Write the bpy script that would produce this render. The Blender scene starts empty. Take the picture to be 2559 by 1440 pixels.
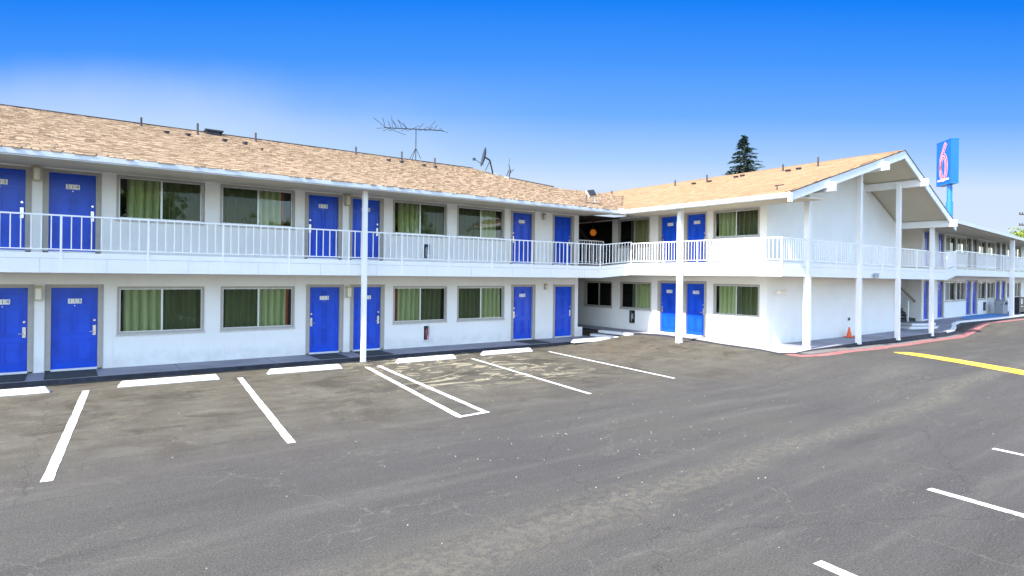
import bpy, bmesh, math, random
from mathutils import Matrix, Vector
R = random.Random(7)
SC = bpy.context.scene
COL = SC.collection
rad = math.radians
I4 = Matrix.Identity(4)
WM = {}            # world matrices of created objects

# ------------------------------------------------------------------ materials
def nm(name):
    m = bpy.data.materials.new(name); m.use_nodes = True
    nt = m.node_tree; b = nt.nodes['Principled BSDF']
    return m, nt, b
def N(nt, t, **k):
    n = nt.nodes.new(t)
    for a, v in k.items(): setattr(n, a, v)
    return n
def lk(nt, a, b): nt.links.new(a, b)
def ramp(nt, fac, stops):
    r = N(nt, 'ShaderNodeValToRGB'); e = r.color_ramp.elements
    while len(e) < len(stops): e.new(0.5)
    for i, (p, c) in enumerate(stops):
        e[i].position = p; e[i].color = (*c, 1) if len(c) == 3 else c
    lk(nt, fac, r.inputs[0]); return r.outputs[0]
def noise(nt, vec, scale, detail=4, rough=.55, dist=0):
    n = N(nt, 'ShaderNodeTexNoise'); n.inputs['Scale'].default_value = scale
    n.inputs['Detail'].default_value = detail; n.inputs['Roughness'].default_value = rough
    n.inputs['Distortion'].default_value = dist
    if vec is not None: lk(nt, vec, n.inputs['Vector'])
    return n.outputs['Fac']
def mixc(nt, fac, a, b, mode='MIX'):
    n = N(nt, 'ShaderNodeMix', data_type='RGBA', blend_type=mode)
    if isinstance(fac, (int, float)): n.inputs[0].default_value = fac
    else: lk(nt, fac, n.inputs[0])
    for s, v in ((6, a), (7, b)):
        if isinstance(v, tuple): n.inputs[s].default_value = (*v, 1)
        else: lk(nt, v, n.inputs[s])
    return n.outputs[2]
def mth(nt, op, a, b=None, c=None, clamp=False):
    n = N(nt, 'ShaderNodeMath', operation=op); n.use_clamp = clamp
    for i, v in enumerate((a, b, c)):
        if v is None: continue
        if isinstance(v, (int, float)): n.inputs[i].default_value = v
        else: lk(nt, v, n.inputs[i])
    return n.outputs[0]
def maprange(nt, v, a, b, c=0, d=1, smooth=True):
    n = N(nt, 'ShaderNodeMapRange'); n.interpolation_type = 'SMOOTHSTEP' if smooth else 'LINEAR'
    lk(nt, v, n.inputs[0])
    for i, x in enumerate((a, b, c, d)): n.inputs[i + 1].default_value = x
    return n.outputs[0]
def geo(nt):
    g = N(nt, 'ShaderNodeNewGeometry'); return g.outputs['Position']
def bump(nt, h, strength, dist, b):
    n = N(nt, 'ShaderNodeBump'); n.inputs['Strength'].default_value = strength
    n.inputs['Distance'].default_value = dist; lk(nt, h, n.inputs['Height'])
    lk(nt, n.outputs[0], b.inputs['Normal']); return n
def plain(name, c, rough=.6, metal=0, var=.12, vs=3, bmp=0, bs=60, spec=.5, coat=0):
    m, nt, b = nm(name); p = geo(nt)
    n1 = noise(nt, p, vs, 5, .6)
    dark = tuple(x * (1 - var) for x in c); lite = tuple(min(1, x * (1 + var)) for x in c)
    lk(nt, ramp(nt, n1, [(.3, dark), (.7, lite)]), b.inputs['Base Color'])
    b.inputs['Roughness'].default_value = rough; b.inputs['Metallic'].default_value = metal
    b.inputs['Specular IOR Level'].default_value = spec
    if coat: b.inputs['Coat Weight'].default_value = coat
    if bmp: bump(nt, noise(nt, p, bs, 3), bmp, .004, b)
    return m
M = {}
def stucco(name, c, drip=.2):
    m, nt, b = nm(name); p = geo(nt)
    n1 = noise(nt, p, .9, 5, .6); n2 = noise(nt, p, 7, 4, .6)
    base = ramp(nt, n1, [(.25, tuple(x * .93 for x in c)), (.7, c)])
    mp = N(nt, 'ShaderNodeMapping'); mp.inputs['Scale'].default_value = (5, 5, .35); lk(nt, p, mp.inputs[0])
    n3 = noise(nt, mp.outputs[0], 1.6, 5, .65)
    f = mth(nt, 'MULTIPLY', maprange(nt, n3, .56, .8), drip)
    base = mixc(nt, f, base, (.42, .40, .36))
    base = mixc(nt, mth(nt, 'MULTIPLY', maprange(nt, n2, .62, .75), .10), base, (.55, .53, .50))
    sz = N(nt, 'ShaderNodeSeparateXYZ'); lk(nt, p, sz.inputs[0])
    sp = mth(nt, 'MULTIPLY', maprange(nt, mth(nt, 'ADD', sz.outputs[2], mth(nt, 'MULTIPLY', n2, -.35)), .05, .42, 1, 0), maprange(nt, noise(nt, p, 3, 4), .3, .7, .3, 1))
    base = mixc(nt, mth(nt, 'MULTIPLY', sp, .25), base, (.36, .33, .29))
    lk(nt, base, b.inputs['Base Color']); b.inputs['Roughness'].default_value = .8
    b.inputs['Specular IOR Level'].default_value = .3
    bump(nt, noise(nt, p, 45, 4, .7), .35, .006, b)
    return m
M['wall'] = stucco('wall_paint', (.86, .86, .84))
M['trimwhite'] = stucco('white_board_paint', (.83, .83, .82), .16)
M['fascia'] = plain('shade_grey_fascia_paint', (.60, .63, .66), .5, var=.08, vs=4)  # shade on the eave and rake boards put into the grey
M['soffit'] = stucco('soffit_paint', (.60, .55, .44), .06)
M['rail'] = plain('rail_paint', (.84, .85, .86), .4, var=.05)
M['trim'] = plain('taupe_trim_paint', (.40, .375, .335), .55, var=.08, vs=8)
M['trimlow'] = plain('grey_trim_paint', (.50, .48, .46), .5, var=.1, vs=6)
M['alu'] = plain('aluminium', (.62, .63, .62), .35, .55, var=.08)
M['steel'] = plain('brushed_steel', (.72, .72, .72), .25, .9, var=.06)
M['blue'] = plain('blue_door_paint', (.006, .072, .60), .27, var=.2, vs=1.6, spec=.38, bmp=.04, bs=30)
M['blue_shaded'] = plain('shaded_blue_door_paint', (.006, .008, .035), .4, var=.1)  # shaded copy of the blue door paint
M['dark'] = plain('dark_interior', (.012, .010, .009), .9, var=.3)
M['brown'] = plain('dark_brown', (.035, .022, .015), .8, var=.3)
M['black'] = plain('black_rubber', (.012, .013, .015), .75, var=.3, bmp=.3, bs=120)
M['pipe'] = plain('rusty_vent_pipe', (.055, .045, .05), .7, .3, var=.5, vs=9)
M['antenna'] = plain('weathered_antenna_metal', (.045, .055, .075), .6, .5, var=.3, vs=12)
M['conc'] = plain('concrete', (.30, .30, .32), .85, var=.16, vs=2.0, bmp=.3, bs=40)
M['conclight'] = plain('light_concrete', (.45, .43, .38), .85, var=.10, vs=2.5, bmp=.3, bs=40)
M['gutter'] = plain('gutter_concrete', (.15, .14, .135), .85, var=.15, vs=3, bmp=.3, bs=40)
M['kerbdark'] = plain('shaded_dark_kerb_paint', (.035, .037, .05), .9, var=.4, vs=4)  # dark kerb paint, with the shade on the face put into its colour
M['kerbwhite'] = plain('white_kerb_paint', (.80, .80, .80), .7, var=.1, vs=6)
M['stepwhite'] = plain('white_step_paint', (.78, .79, .80), .6, var=.08, vs=9)
M['mat'] = plain('door_mat_pile', (.035, .045, .045), .95, var=.35, vs=25, bmp=.6, bs=160)
M['lampbeige'] = plain('beige_lamp_enamel', (.48, .42, .27), .5, var=.1)
M['lampglass'] = plain('frosted_lamp_glass', (.78, .74, .62), .25, var=.06)
M['white'] = plain('white_enamel', (.85, .86, .86), .35, var=.03)
M['ink'] = plain('black_ink', (.01, .01, .012), .5, var=.1)
M['redext'] = plain('red_extinguisher_paint', (.28, .06, .07), .35, var=.1)
M['orange'] = plain('orange_cone_plastic', (.85, .12, .015), .5, var=.06)
M['signblue'] = plain('sign_blue', (.002, .10, .62), .3, var=.03)
M['poleblue'] = plain('pole_blue', (.012, .16, .58), .35, var=.06)
M['signred'] = plain('sign_red', (.50, .02, .07), .35, var=.03)
M['signpink'] = plain('sign_pale', (.62, .40, .48), .35, var=.03)
M['bark'] = plain('bark', (.07, .05, .035), .9, var=.3, vs=9, bmp=.6, bs=14)
M['grey'] = plain('grey_plastic', (.30, .33, .35), .55, var=.08)
M['handrail'] = plain('brown_handrail_wood', (.14, .065, .03), .6, var=.2, vs=9)

def striping(name, c, wear=.5, lo=.55):
    m, nt, b = nm(name); p = geo(nt)
    a = noise(nt, p, 26, 6, .75); c2 = noise(nt, p, 2.3, 3); a2 = noise(nt, p, 7, 6, .75, .5)
    f = mth(nt, 'MULTIPLY', maprange(nt, a, lo, lo + .12), maprange(nt, c2, .3, .7, .25, 1))
    f = mth(nt, 'MAXIMUM', f, maprange(nt, a2, lo + .01, lo + .10))
    f = mth(nt, 'MULTIPLY', f, wear)
    base = mixc(nt, maprange(nt, c2, .35, .7, 0, .22), c, (.40, .38, .34))
    lk(nt, mixc(nt, f, base, (.085, .08, .075)), b.inputs['Base Color']); b.inputs['Roughness'].default_value = .75
    bump(nt, noise(nt, p, 90, 3, .7), .4, .004, b)
    return m
M['line'] = striping('white_line_paint', (.78, .78, .75), .75, .51)
M['yellow'] = striping('yellow_line_paint', (.80, .50, .01), .35, .6)
M['redline'] = striping('faded_red_paint', (.36, .105, .10), .6, .47)
M['bluepaint'] = striping('blue_pavement_paint', (.03, .22, .55), .3, .6)
M['stop'] = striping('white_wheel_stop_paint', (.80, .80, .79), .5, .56)

def walkmat():
    m, nt, b = nm('walkway_concrete'); p = geo(nt)
    n1 = noise(nt, p, .7, 6, .65); n2 = noise(nt, p, 9, 4, .7)
    c = ramp(nt, n1, [(.3, (.20, .20, .23)), (.55, (.28, .28, .32)), (.75, (.34, .34, .37))])
    c = mixc(nt, mth(nt, 'MULTIPLY', maprange(nt, n2, .6, .72), .35), c, (.12, .12, .13))
    br = N(nt, 'ShaderNodeSeparateXYZ'); lk(nt, p, br.inputs[0])
    jx = mth(nt, 'PINGPONG', mth(nt, 'ADD', br.outputs[0], 60), 1.2)
    c = mixc(nt, maprange(nt, jx, .0, .02, .75, 0), c, (.05, .05, .06))
    lk(nt, c, b.inputs['Base Color']); b.inputs['Roughness'].default_value = .8
    bump(nt, noise(nt, p, 50, 4, .7), .3, .004, b); return m
M['walk'] = walkmat()

def asphalt():
    m, nt, b = nm('weathered_asphalt'); p = geo(nt)
    sx = N(nt, 'ShaderNodeSeparateXYZ'); lk(nt, p, sx.inputs[0]); X, Y = sx.outputs[0], sx.outputs[1]
    big = noise(nt, p, .22, 5, .6); med = noise(nt, p, 1.1, 6, .65, .6); fin = noise(nt, p, 9, 5, .7)
    grain = noise(nt, p, 48, 4, .85)
    # lane: cool violet grey; stalls: warmer olive brown
    lane = ramp(nt, big, [(.3, (.112, .104, .118)), (.5, (.134, .126, .136)), (.72, (.152, .146, .140))])
    stall = ramp(nt, med, [(.3, (.118, .102, .082)), (.5, (.180, .162, .138)), (.7, (.250, .236, .210))])
    edge = mth(nt, 'ADD', Y, mth(nt, 'MULTIPLY', med, 2.4))
    f = maprange(nt, edge, 9.2, 13.6)
    c = mixc(nt, f, lane, stall)
    # broad pale worn band running diagonally up the lane
    d = mth(nt, 'SUBTRACT', mth(nt, 'SUBTRACT', Y, mth(nt, 'MULTIPLY', X, .035)), 4.85)
    d = mth(nt, 'ADD', d, mth(nt, 'MULTIPLY', mth(nt, 'SUBTRACT', noise(nt, p, .45, 4), .5), .9))
    t = mth(nt, 'DIVIDE', mth(nt, 'ABSOLUTE', d), maprange(nt, X, 2, 9, 1.9, 1.0))
    bandf = mth(nt, 'MULTIPLY', maprange(nt, t, .0, .5, 1, 0), maprange(nt, fin, .42, .62, .12, 1))
    c = mixc(nt, mth(nt, 'MULTIPLY', bandf, .75), c, (.33, .315, .265))
    # faint tyre-swept streaks along the lane
    mp = N(nt, 'ShaderNodeMapping'); mp.inputs['Rotation'].default_value = (0, 0, rad(-12)); mp.inputs['Scale'].default_value = (.18, 1.6, 1)
    lk(nt, p, mp.inputs[0]); st = noise(nt, mp.outputs[0], 1.2, 6, .6)
    c = mixc(nt, mth(nt, 'MULTIPLY', maprange(nt, st, .5, .70), .5), c, (.235, .225, .225))
    c = mixc(nt, mth(nt, 'MULTIPLY', maprange(nt, st, .47, .3), .6), c, (.085, .078, .085))
    # oily dark and tan scuffs in the stalls
    o = noise(nt, p, .55, 5, .65, 1.2)
    c = mixc(nt, mth(nt, 'MULTIPLY', mth(nt, 'MULTIPLY', maprange(nt, o, .53, .64), f), .75), c, (.070, .052, .036))
    mp2 = N(nt, 'ShaderNodeMapping'); mp2.inputs['Scale'].default_value = (.8, 1.5, 1); lk(nt, p, mp2.inputs[0])
    s2 = noise(nt, mp2.outputs[0], .75, 6, .62, 3.0)
    loc = mth(nt, 'MULTIPLY', maprange(nt, Y, 11.6, 13.2), maprange(nt, mth(nt, 'ABSOLUTE', mth(nt, 'SUBTRACT', X, 9.4)), 1.7, 3.6, 1, .10))
    c = mixc(nt, mth(nt, 'MULTIPLY', mth(nt, 'MULTIPLY', maprange(nt, s2, .535, .565), loc), .85), c, (.80, .74, .58))
    # oil stains where cars stand, and pale scratches in the lane
    sm = noise(nt, p, 2.6, 5, .7)
    for ox, oy, orad, k in ((8.7, 14.2, .75, .75), (12.0, 14.9, .7, .8), (11.7, 13.2, .5, .6), (5.2, 14.6, .65, .65), (1.9, 14.9, .7, .6), (5.0, 12.2, .4, .5), (9.2, 12.6, .45, .6), (-1.4, 14.2, .6, .5), (15.2, 13.6, .5, .45)):
        vd = N(nt, 'ShaderNodeVectorMath', operation='DISTANCE'); lk(nt, p, vd.inputs[0]); vd.inputs[1].default_value = (ox, oy, 0)
        dd = mth(nt, 'ADD', vd.outputs['Value'], mth(nt, 'MULTIPLY', mth(nt, 'SUBTRACT', sm, .5), 1.5))
        c = mixc(nt, mth(nt, 'MULTIPLY', maprange(nt, dd, orad * .35, orad, 1, 0), k), c, (.055, .045, .036))
    mp3 = N(nt, 'ShaderNodeMapping'); mp3.inputs['Rotation'].default_value = (0, 0, rad(38)); mp3.inputs['Scale'].default_value = (2.6, 15, 1); lk(nt, p, mp3.inputs[0])
    scr = mth(nt, 'MULTIPLY', maprange(nt, noise(nt, mp3.outputs[0], 1.3, 5, .75, .4), .60, .66), maprange(nt, noise(nt, p, .38, 3), .47, .6))
    c = mixc(nt, mth(nt, 'MULTIPLY', scr, .55), c, (.50, .47, .42))
    # reddish leaf dust near the corner
    rd = mth(nt, 'MULTIPLY', maprange(nt, mth(nt, 'ABSOLUTE', mth(nt, 'SUBTRACT', X, 15.8)), .6, 2.4, 1, 0), maprange(nt, mth(nt, 'ABSOLUTE', mth(nt, 'SUBTRACT', Y, 15.3)), .5, 2.0, 1, 0))
    c = mixc(nt, mth(nt, 'MULTIPLY', mth(nt, 'MULTIPLY', maprange(nt, noise(nt, p, 3.4, 6, .7, 1), .48, .62), rd), .6), c, (.24, .13, .075))
    # fine hairline cracks, pale with dust
    v = N(nt, 'ShaderNodeTexVoronoi', feature='DISTANCE_TO_EDGE'); v.inputs['Scale'].default_value = .42
    nv = N(nt, 'ShaderNodeTexNoise'); nv.inputs['Scale'].default_value = 3.0; nv.inputs['Detail'].default_value = 5; lk(nt, p, nv.inputs['Vector'])
    va = N(nt, 'ShaderNodeVectorMath', operation='MULTIPLY_ADD'); lk(nt, nv.outputs['Color'], va.inputs[0]); va.inputs[1].default_value = (.45, .45, .45); lk(nt, p, va.inputs[2])
    lk(nt, va.outputs[0], v.inputs['Vector'])
    ck = mth(nt, 'MULTIPLY', maprange(nt, v.outputs['Distance'], .002, .007, 1, 0), maprange(nt, noise(nt, p, .5, 3), .42, .55))
    ck = mth(nt, 'MULTIPLY', ck, maprange(nt, fin, .42, .55))
    c = mixc(nt, mth(nt, 'MULTIPLY', ck, .38), c, (.42, .40, .35))
    v2 = N(nt, 'ShaderNodeTexVoronoi', feature='DISTANCE_TO_EDGE'); v2.inputs['Scale'].default_value = .19; lk(nt, va.outputs[0], v2.inputs['Vector'])
    c = mixc(nt, mth(nt, 'MULTIPLY', maprange(nt, v2.outputs['Distance'], .001, .0035, 1, 0), .38), c, (.03, .028, .028))
    # aggregate
    c = mixc(nt, maprange(nt, grain, .45, .75, 0, .75), c, (.40, .39, .36))
    c = mixc(nt, maprange(nt, grain, .5, .25, 0, .8), c, (.035, .033, .035))
    c = mixc(nt, maprange(nt, fin, .3, .7, 0, .22), c, (.07, .065, .06))
    c = mixc(nt, 1.0, c, (.475, .455, .39), 'MULTIPLY')
    lk(nt, c, b.inputs['Base Color']); b.inputs['Roughness'].default_value = .88
    b.inputs['Specular IOR Level'].default_value = .25
    bump(nt, mth(nt, 'ADD', grain, mth(nt, 'MULTIPLY', fin, .8)), .45, .010, b)
    return m
M['asphalt'] = asphalt()

def shake_mat(name, c0, c1, c2):
    m, nt, b = nm(name); p = geo(nt)
    a = N(nt, 'ShaderNodeAttribute', attribute_name='rnd')
    c = ramp(nt, a.outputs['Fac'], [(0, c0), (.5, c1), (1, c2)])
    n1 = noise(nt, p, .55, 5, .6); n2 = noise(nt, p, 14, 4, .7)
    c = mixc(nt, maprange(nt, n1, .35, .7, 0, .2), c, (.31, .20, .11))
    c = mixc(nt, maprange(nt, n2, .5, .8, 0, .35), c, (.15, .10, .065))
    lk(nt, c, b.inputs['Base Color']); b.inputs['Roughness'].default_value = .85; b.inputs['Specular IOR Level'].default_value = .25
    bump(nt, n2, .5, .012, b); return m
M['shake'] = shake_mat('wood_shake', (.29, .20, .125), (.345, .24, .15), (.40, .29, .19))
M['shake2'] = shake_mat('tan_shingle', (.25, .150, .078), (.29, .178, .092), (.325, .205, .112))

def glass():
    m = bpy.data.materials.new('window_glass'); m.use_nodes = True; nt = m.node_tree
    for n in list(nt.nodes): nt.nodes.remove(n)
    o = N(nt, 'ShaderNodeOutputMaterial'); t = N(nt, 'ShaderNodeBsdfTransparent'); t.inputs[0].default_value = (.90, .95, .90, 1)
    g = N(nt, 'ShaderNodeBsdfGlossy'); g.inputs['Roughness'].default_value = .02
    f = N(nt, 'ShaderNodeFresnel'); f.inputs[0].default_value = 1.5
    bp = N(nt, 'ShaderNodeBump'); bp.inputs['Strength'].default_value = .12; bp.inputs['Distance'].default_value = .02
    lk(nt, noise(nt, geo(nt), 1.6, 2), bp.inputs['Height']); lk(nt, bp.outputs[0], g.inputs['Normal'])
    mx = N(nt, 'ShaderNodeMixShader'); lk(nt, mth(nt, 'MULTIPLY', f.outputs[0], 1.6, clamp=True), mx.inputs[0]); lk(nt, t.outputs[0], mx.inputs[1]); lk(nt, g.outputs[0], mx.inputs[2])
    lk(nt, mx.outputs[0], o.inputs[0]); return m
M['glass'] = glass()
def screen():
    m = bpy.data.materials.new('insect_screen'); m.use_nodes = True; nt = m.node_tree
    for n in list(nt.nodes): nt.nodes.remove(n)
    o = N(nt, 'ShaderNodeOutputMaterial'); t = N(nt, 'ShaderNodeBsdfTransparent')
    g = N(nt, 'ShaderNodeBsdfDiffuse'); g.inputs[0].default_value = (.012, .014, .014, 1)
    mx = N(nt, 'ShaderNodeMixShader'); mx.inputs[0].default_value = .36
    lk(nt, t.outputs[0], mx.inputs[1]); lk(nt, g.outputs[0], mx.inputs[2]); lk(nt, mx.outputs[0], o.inputs[0]); return m
M['screen'] = screen()
def cloth(name, c):
    m, nt, b = nm(name); p = geo(nt)
    mp = N(nt, 'ShaderNodeMapping'); mp.inputs['Scale'].default_value = (1, 1, .08); lk(nt, p, mp.inputs[0])
    lk(nt, ramp(nt, noise(nt, mp.outputs[0], 12, 4), [(.3, tuple(x * .75 for x in c)), (.7, c)]), b.inputs['Base Color'])
    b.inputs['Roughness'].default_value = .9; return m
M['curtain'] = cloth('green_curtain_cloth', (.56, .63, .33))
M['curtain2'] = cloth('olive_curtain_cloth', (.46, .46, .24))
M['curtain3'] = cloth('red_curtain_cloth', (.50, .10, .05))
def leafmat(name, a, bcol):
    m, nt, b = nm(name); at = N(nt, 'ShaderNodeAttribute', attribute_name='rnd')
    lk(nt, ramp(nt, at.outputs['Fac'], [(0, a), (1, bcol)]), b.inputs['Base Color'])
    b.inputs['Roughness'].default_value = .7; b.inputs['Specular IOR Level'].default_value = .2; return m
M['needle'] = leafmat('conifer_needles', (.012, .038, .026), (.05, .10, .055))
M['leaf'] = leafmat('yellow_green_leaves', (.07, .12, .015), (.30, .36, .06))  # yellow green leaf colours, random per leaf
def lampon():
    m, nt, b = nm('lit_orange_globe'); b.inputs['Base Color'].default_value = (.6, .2, .02, 1)
    b.inputs['Emission Color'].default_value = (1, .25, .02, 1); b.inputs['Emission Strength'].default_value = .07; return m
M['lampon'] = lampon()

# ------------------------------------------------------------------ mesh builder
class MB:
    def __init__(s): s.v = []; s.f = []; s.m = []; s.mats = []; s.r = []; s.sm = []
    def mi(s, mat):
        if mat not in s.mats: s.mats.append(mat)
        return s.mats.index(mat)
    def add(s, vs, fs, mat, rnd=0, smooth=False):
        k = len(s.v); s.v += [tuple(v) for v in vs]; i = s.mi(mat)
        for f in fs:
            s.f.append([k + a for a in f]); s.m.append(i); s.r.append(rnd); s.sm.append(smooth)
        return s
    def box(s, x0, x1, y0, y1, z0, z1, mat, T=None):
        if x0 > x1: x0, x1 = x1, x0
        if y0 > y1: y0, y1 = y1, y0
        vs = [(x, y, z) for z in (z0, z1) for x, y in ((x0, y0), (x1, y0), (x1, y1), (x0, y1))]
        if T: vs = [T @ Vector(v) for v in vs]
        return s.add(vs, [(0, 3, 2, 1), (4, 5, 6, 7), (0, 1, 5, 4), (1, 2, 6, 5), (2, 3, 7, 6), (3, 0, 4, 7)], mat)
    def prism(s, pts, z0, z1, mat, side=None):
        n = len(pts)
        a = sum(pts[i][0] * pts[(i + 1) % n][1] - pts[(i + 1) % n][0] * pts[i][1] for i in range(n))
        if a < 0: pts = pts[::-1]
        g = lambda z, i: z[i] if isinstance(z, (list, tuple)) else z
        if a < 0 and isinstance(z0, (list, tuple)): z0 = z0[::-1]
        if a < 0 and isinstance(z1, (list, tuple)): z1 = z1[::-1]
        vs = [(p[0], p[1], g(z0, i)) for i, p in enumerate(pts)] + [(p[0], p[1], g(z1, i)) for i, p in enumerate(pts)]
        s.add(vs, [list(range(n))[::-1], [n + i for i in range(n)]], mat)
        s.add(vs, [(i, (i + 1) % n, n + (i + 1) % n, n + i) for i in range(n)], side or mat)
        return s
    def beam(s, p, q, w, h, mat, up=(0, 0, 1)):
        p, q = Vector(p), Vector(q); d = (q - p).normalized(); u = Vector(up)
        if abs(d.dot(u)) > .99: u = Vector((0, 1, 0))
        r = d.cross(u).normalized(); u = r.cross(d).normalized()
        vs = [a + r * i * w / 2 + u * j * h / 2 for a in (p, q) for i, j in ((-1, -1), (1, -1), (1, 1), (-1, 1))]
        return s.add(vs, [(0, 1, 2, 3), (7, 6, 5, 4), (0, 4, 5, 1), (1, 5, 6, 2), (2, 6, 7, 3), (3, 7, 4, 0)], mat)
    def tube(s, p, q, r, mat, n=8, r2=None, cap=True):
        p, q = Vector(p), Vector(q); d = (q - p).normalized(); u = Vector((0, 0, 1)) if abs(d.z) < .9 else Vector((1, 0, 0))
        a = d.cross(u).normalized(); b = d.cross(a); r2 = r if r2 is None else r2
        vs = []
        for c, rr in ((p, r), (q, r2)):
            for i in range(n):
                t = 2 * math.pi * i / n; vs.append(c + (a * math.cos(t) + b * math.sin(t)) * rr)
        s.add(vs, [(i, (i + 1) % n, n + (i + 1) % n, n + i) for i in range(n)], mat, smooth=True)
        if cap: s.add(vs, [list(range(n))[::-1], [n + i for i in range(n)]], mat)
        return s
    def lathe(s, prof, c, mat, n=20):
        vs = []
        for r, z in prof:
            for i in range(n):
                t = 2 * math.pi * i / n; vs.append((c[0] + r * math.cos(t), c[1] + r * math.sin(t), c[2] + z))
        fs = [(k * n + i, k * n + (i + 1) % n, (k + 1) * n + (i + 1) % n, (k + 1) * n + i) for k in range(len(prof) - 1) for i in range(n)]
        return s.add(vs, fs, mat, smooth=True)
    def mesh(s, name, rnd=False):
        me = bpy.data.meshes.new(name); me.from_pydata(s.v, [], s.f)
        for m in s.mats: me.materials.append(M[m])
        me.polygons.foreach_set('material_index', s.m)
        me.polygons.foreach_set('use_smooth', s.sm)
        if rnd:
            a = me.attributes.new('rnd', 'FLOAT', 'FACE'); a.data.foreach_set('value', s.r)
        me.update(); return me
def place(name, me, par=None, mw=I4):
    o = bpy.data.objects.new(name, me); COL.objects.link(o)
    if par is not None:
        o.parent = par; o.matrix_parent_inverse = WM[par.name].inverted()
    o.matrix_basis = mw.copy(); WM[o.name] = mw.copy(); return o
def part(name, mb, par=None, mw=I4, bevel=0, rnd=False, label=None):
    o = place(name, mb.mesh(name, rnd), par, mw)
    if bevel:
        b = o.modifiers.new('Bevel', 'BEVEL'); b.width = bevel; b.segments = 2; b.limit_method = 'ANGLE'; b.harden_normals = False
    if label: o['label'] = label
    return o
def tag(o, label, cat=None, group=None, kind=None):
    o['label'] = label
    if cat: o['category'] = cat
    if group: o['group'] = group
    if kind: o['kind'] = kind
    return o
def empty(name, loc, rz=0):
    o = bpy.data.objects.new(name, None); COL.objects.link(o); o.empty_display_size = .2
    mw = Matrix.Translation(loc) @ Matrix.Rotation(rz, 4, 'Z'); o.matrix_basis = mw; WM[o.name] = mw; return o
def struct(name, mb, label=None, rnd=False):
    o = part(name, mb, rnd=rnd); o['kind'] = 'structure'
    if label: o['label'] = label
    return o
T = Matrix.Translation

# ------------------------------------------------------------------ terrain
def interp(x, xs, ys):
    if x <= xs[0]: return ys[0]
    for i in range(1, len(xs)):
        if x <= xs[i]:
            t = (x - xs[i - 1]) / (xs[i] - xs[i - 1]); t = t * t * (3 - 2 * t); return ys[i - 1] + t * (ys[i] - ys[i - 1])
    return ys[-1]
def S(t): t = max(0, min(1, t)); return t * t * (3 - 2 * t)
def gz(x, y):
    z = interp(x, [14.2, 19.0, 20.5, 24, 28, 33, 40, 50], [0, .265, .25, .17, .10, .10, .40, .46])
    z *= S(y / 9.0) if y > 0 else 0
    if y > 17.3:
        k = S((x - 17.6) / 1.2); z = z * (1 - S((y - 17.3) / .7) * (1 - k)) - .06 * S((y - 17.9) / .5) * (1 - k)
    if y > 11.5 and x > 21: z -= .3 * S((y - 11.5) / 1.0)
    return z
def axis(fine, lo, hi, far):
    a = []; x = lo
    while x < hi: a.append(round(x, 3)); x += fine
    b = []; s = fine; x = lo
    while x > -far: s *= 1.35; x -= s; b.append(x)
    c = []; s = fine; x = a[-1]
    while x < far: s *= 1.35; x += s; c.append(x)
    return b[::-1] + a + c
gx, gy = axis(.3, -4, 52, 900), axis(.3, -2, 20, 900)
mb = MB(); vs = [(x, y, gz(x, y)) for y in gy for x in gx]; n = len(gx)
mb.add(vs, [(j * n + i, j * n + i + 1, (j + 1) * n + i + 1, (j + 1) * n + i) for j in range(len(gy) - 1) for i in range(n - 1)], 'asphalt', smooth=True)
struct('ground', mb, 'worn grey asphalt of the parking lot')

def ribbon(name, pts, w, mat, off=.006, step=.25, jag=.006, label=None):
    """paint of width w draped along a polyline"""
    P = []
    for a, b in zip(pts, pts[1:]):
        a, b = Vector(a), Vector(b); k = max(1, int((b - a).length / step))
        for i in range(k): P.append(a.lerp(b, i / k))
    P.append(Vector(pts[-1])); vs = []
    for i, p in enumerate(P):
        d = (P[min(i + 1, len(P) - 1)] - P[max(i - 1, 0)]).normalized(); nrm = Vector((-d.y, d.x))
        ww = w(i / (len(P) - 1)) if callable(w) else w
        for k in (-.5, 0, .5):
            q = p + nrm * (ww * k + (R.uniform(-jag, jag) if k else 0)); vs.append((q.x, q.y, gz(q.x, q.y) + off))
    fs = [(3 * i + k, 3 * i + 3 + k, 3 * i + 4 + k, 3 * i + 1 + k) for i in range(len(P) - 1) for k in (0, 1)]
    m = MB(); m.add([v for v in vs], [f[::-1] for f in fs], mat); return struct(name, m, label)
for a, b, w in (((.34, 16.5), (-.20, 9.68), .13), ((3.53, 16.5), (2.86, 9.76), .13), ((6.92, 16.5), (5.98, 9.80), .13), ((7.30, 16.55), (6.60, 9.86), .12),
                ((10.44, 16.45), (9.61, 10.1), .11), ((13.71, 16.55), (12.98, 10.44), .11), ((8.95, 3.12), (8.3, -2.9), .13), ((11.96, 3.28), (11.4, -2.8), .12), ((5.75, 2.92), (5.2, -3.1), .13)):
    ribbon('parking_line', [a, b], w, 'line', label=None)
ribbon('parking_line', [(5.92, 9.80), (6.66, 9.86)], .12, 'line', off=.010)
ribbon('red_fire_lane_line', [(18.75, 10.75), (18.50, 9.95), (19.3, 9.72), (20.7, 9.83), (24.1, 10.0), (28.8, 10.33), (32.5, 10.25), (36.0, 10.75), (40.3, 11.35), (45, 11.1), (52, 10.6)], .40, 'redline', jag=.025)
ribbon('concrete_gutter', [(19.2, 10.28), (20.7, 10.3), (24.1, 10.42), (28.8, 10.56), (32.5, 10.48), (35.0, 10.9)], .42, 'gutter', off=.003, label='light concrete gutter strip between the walkway and the red line')
ribbon('yellow_line', [(23.2, 9.0), (21.5, 5.4), (20.1, 2.2)], lambda t: .95 if t > .05 else .55 + t * 8, 'yellow', jag=.02)

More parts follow.
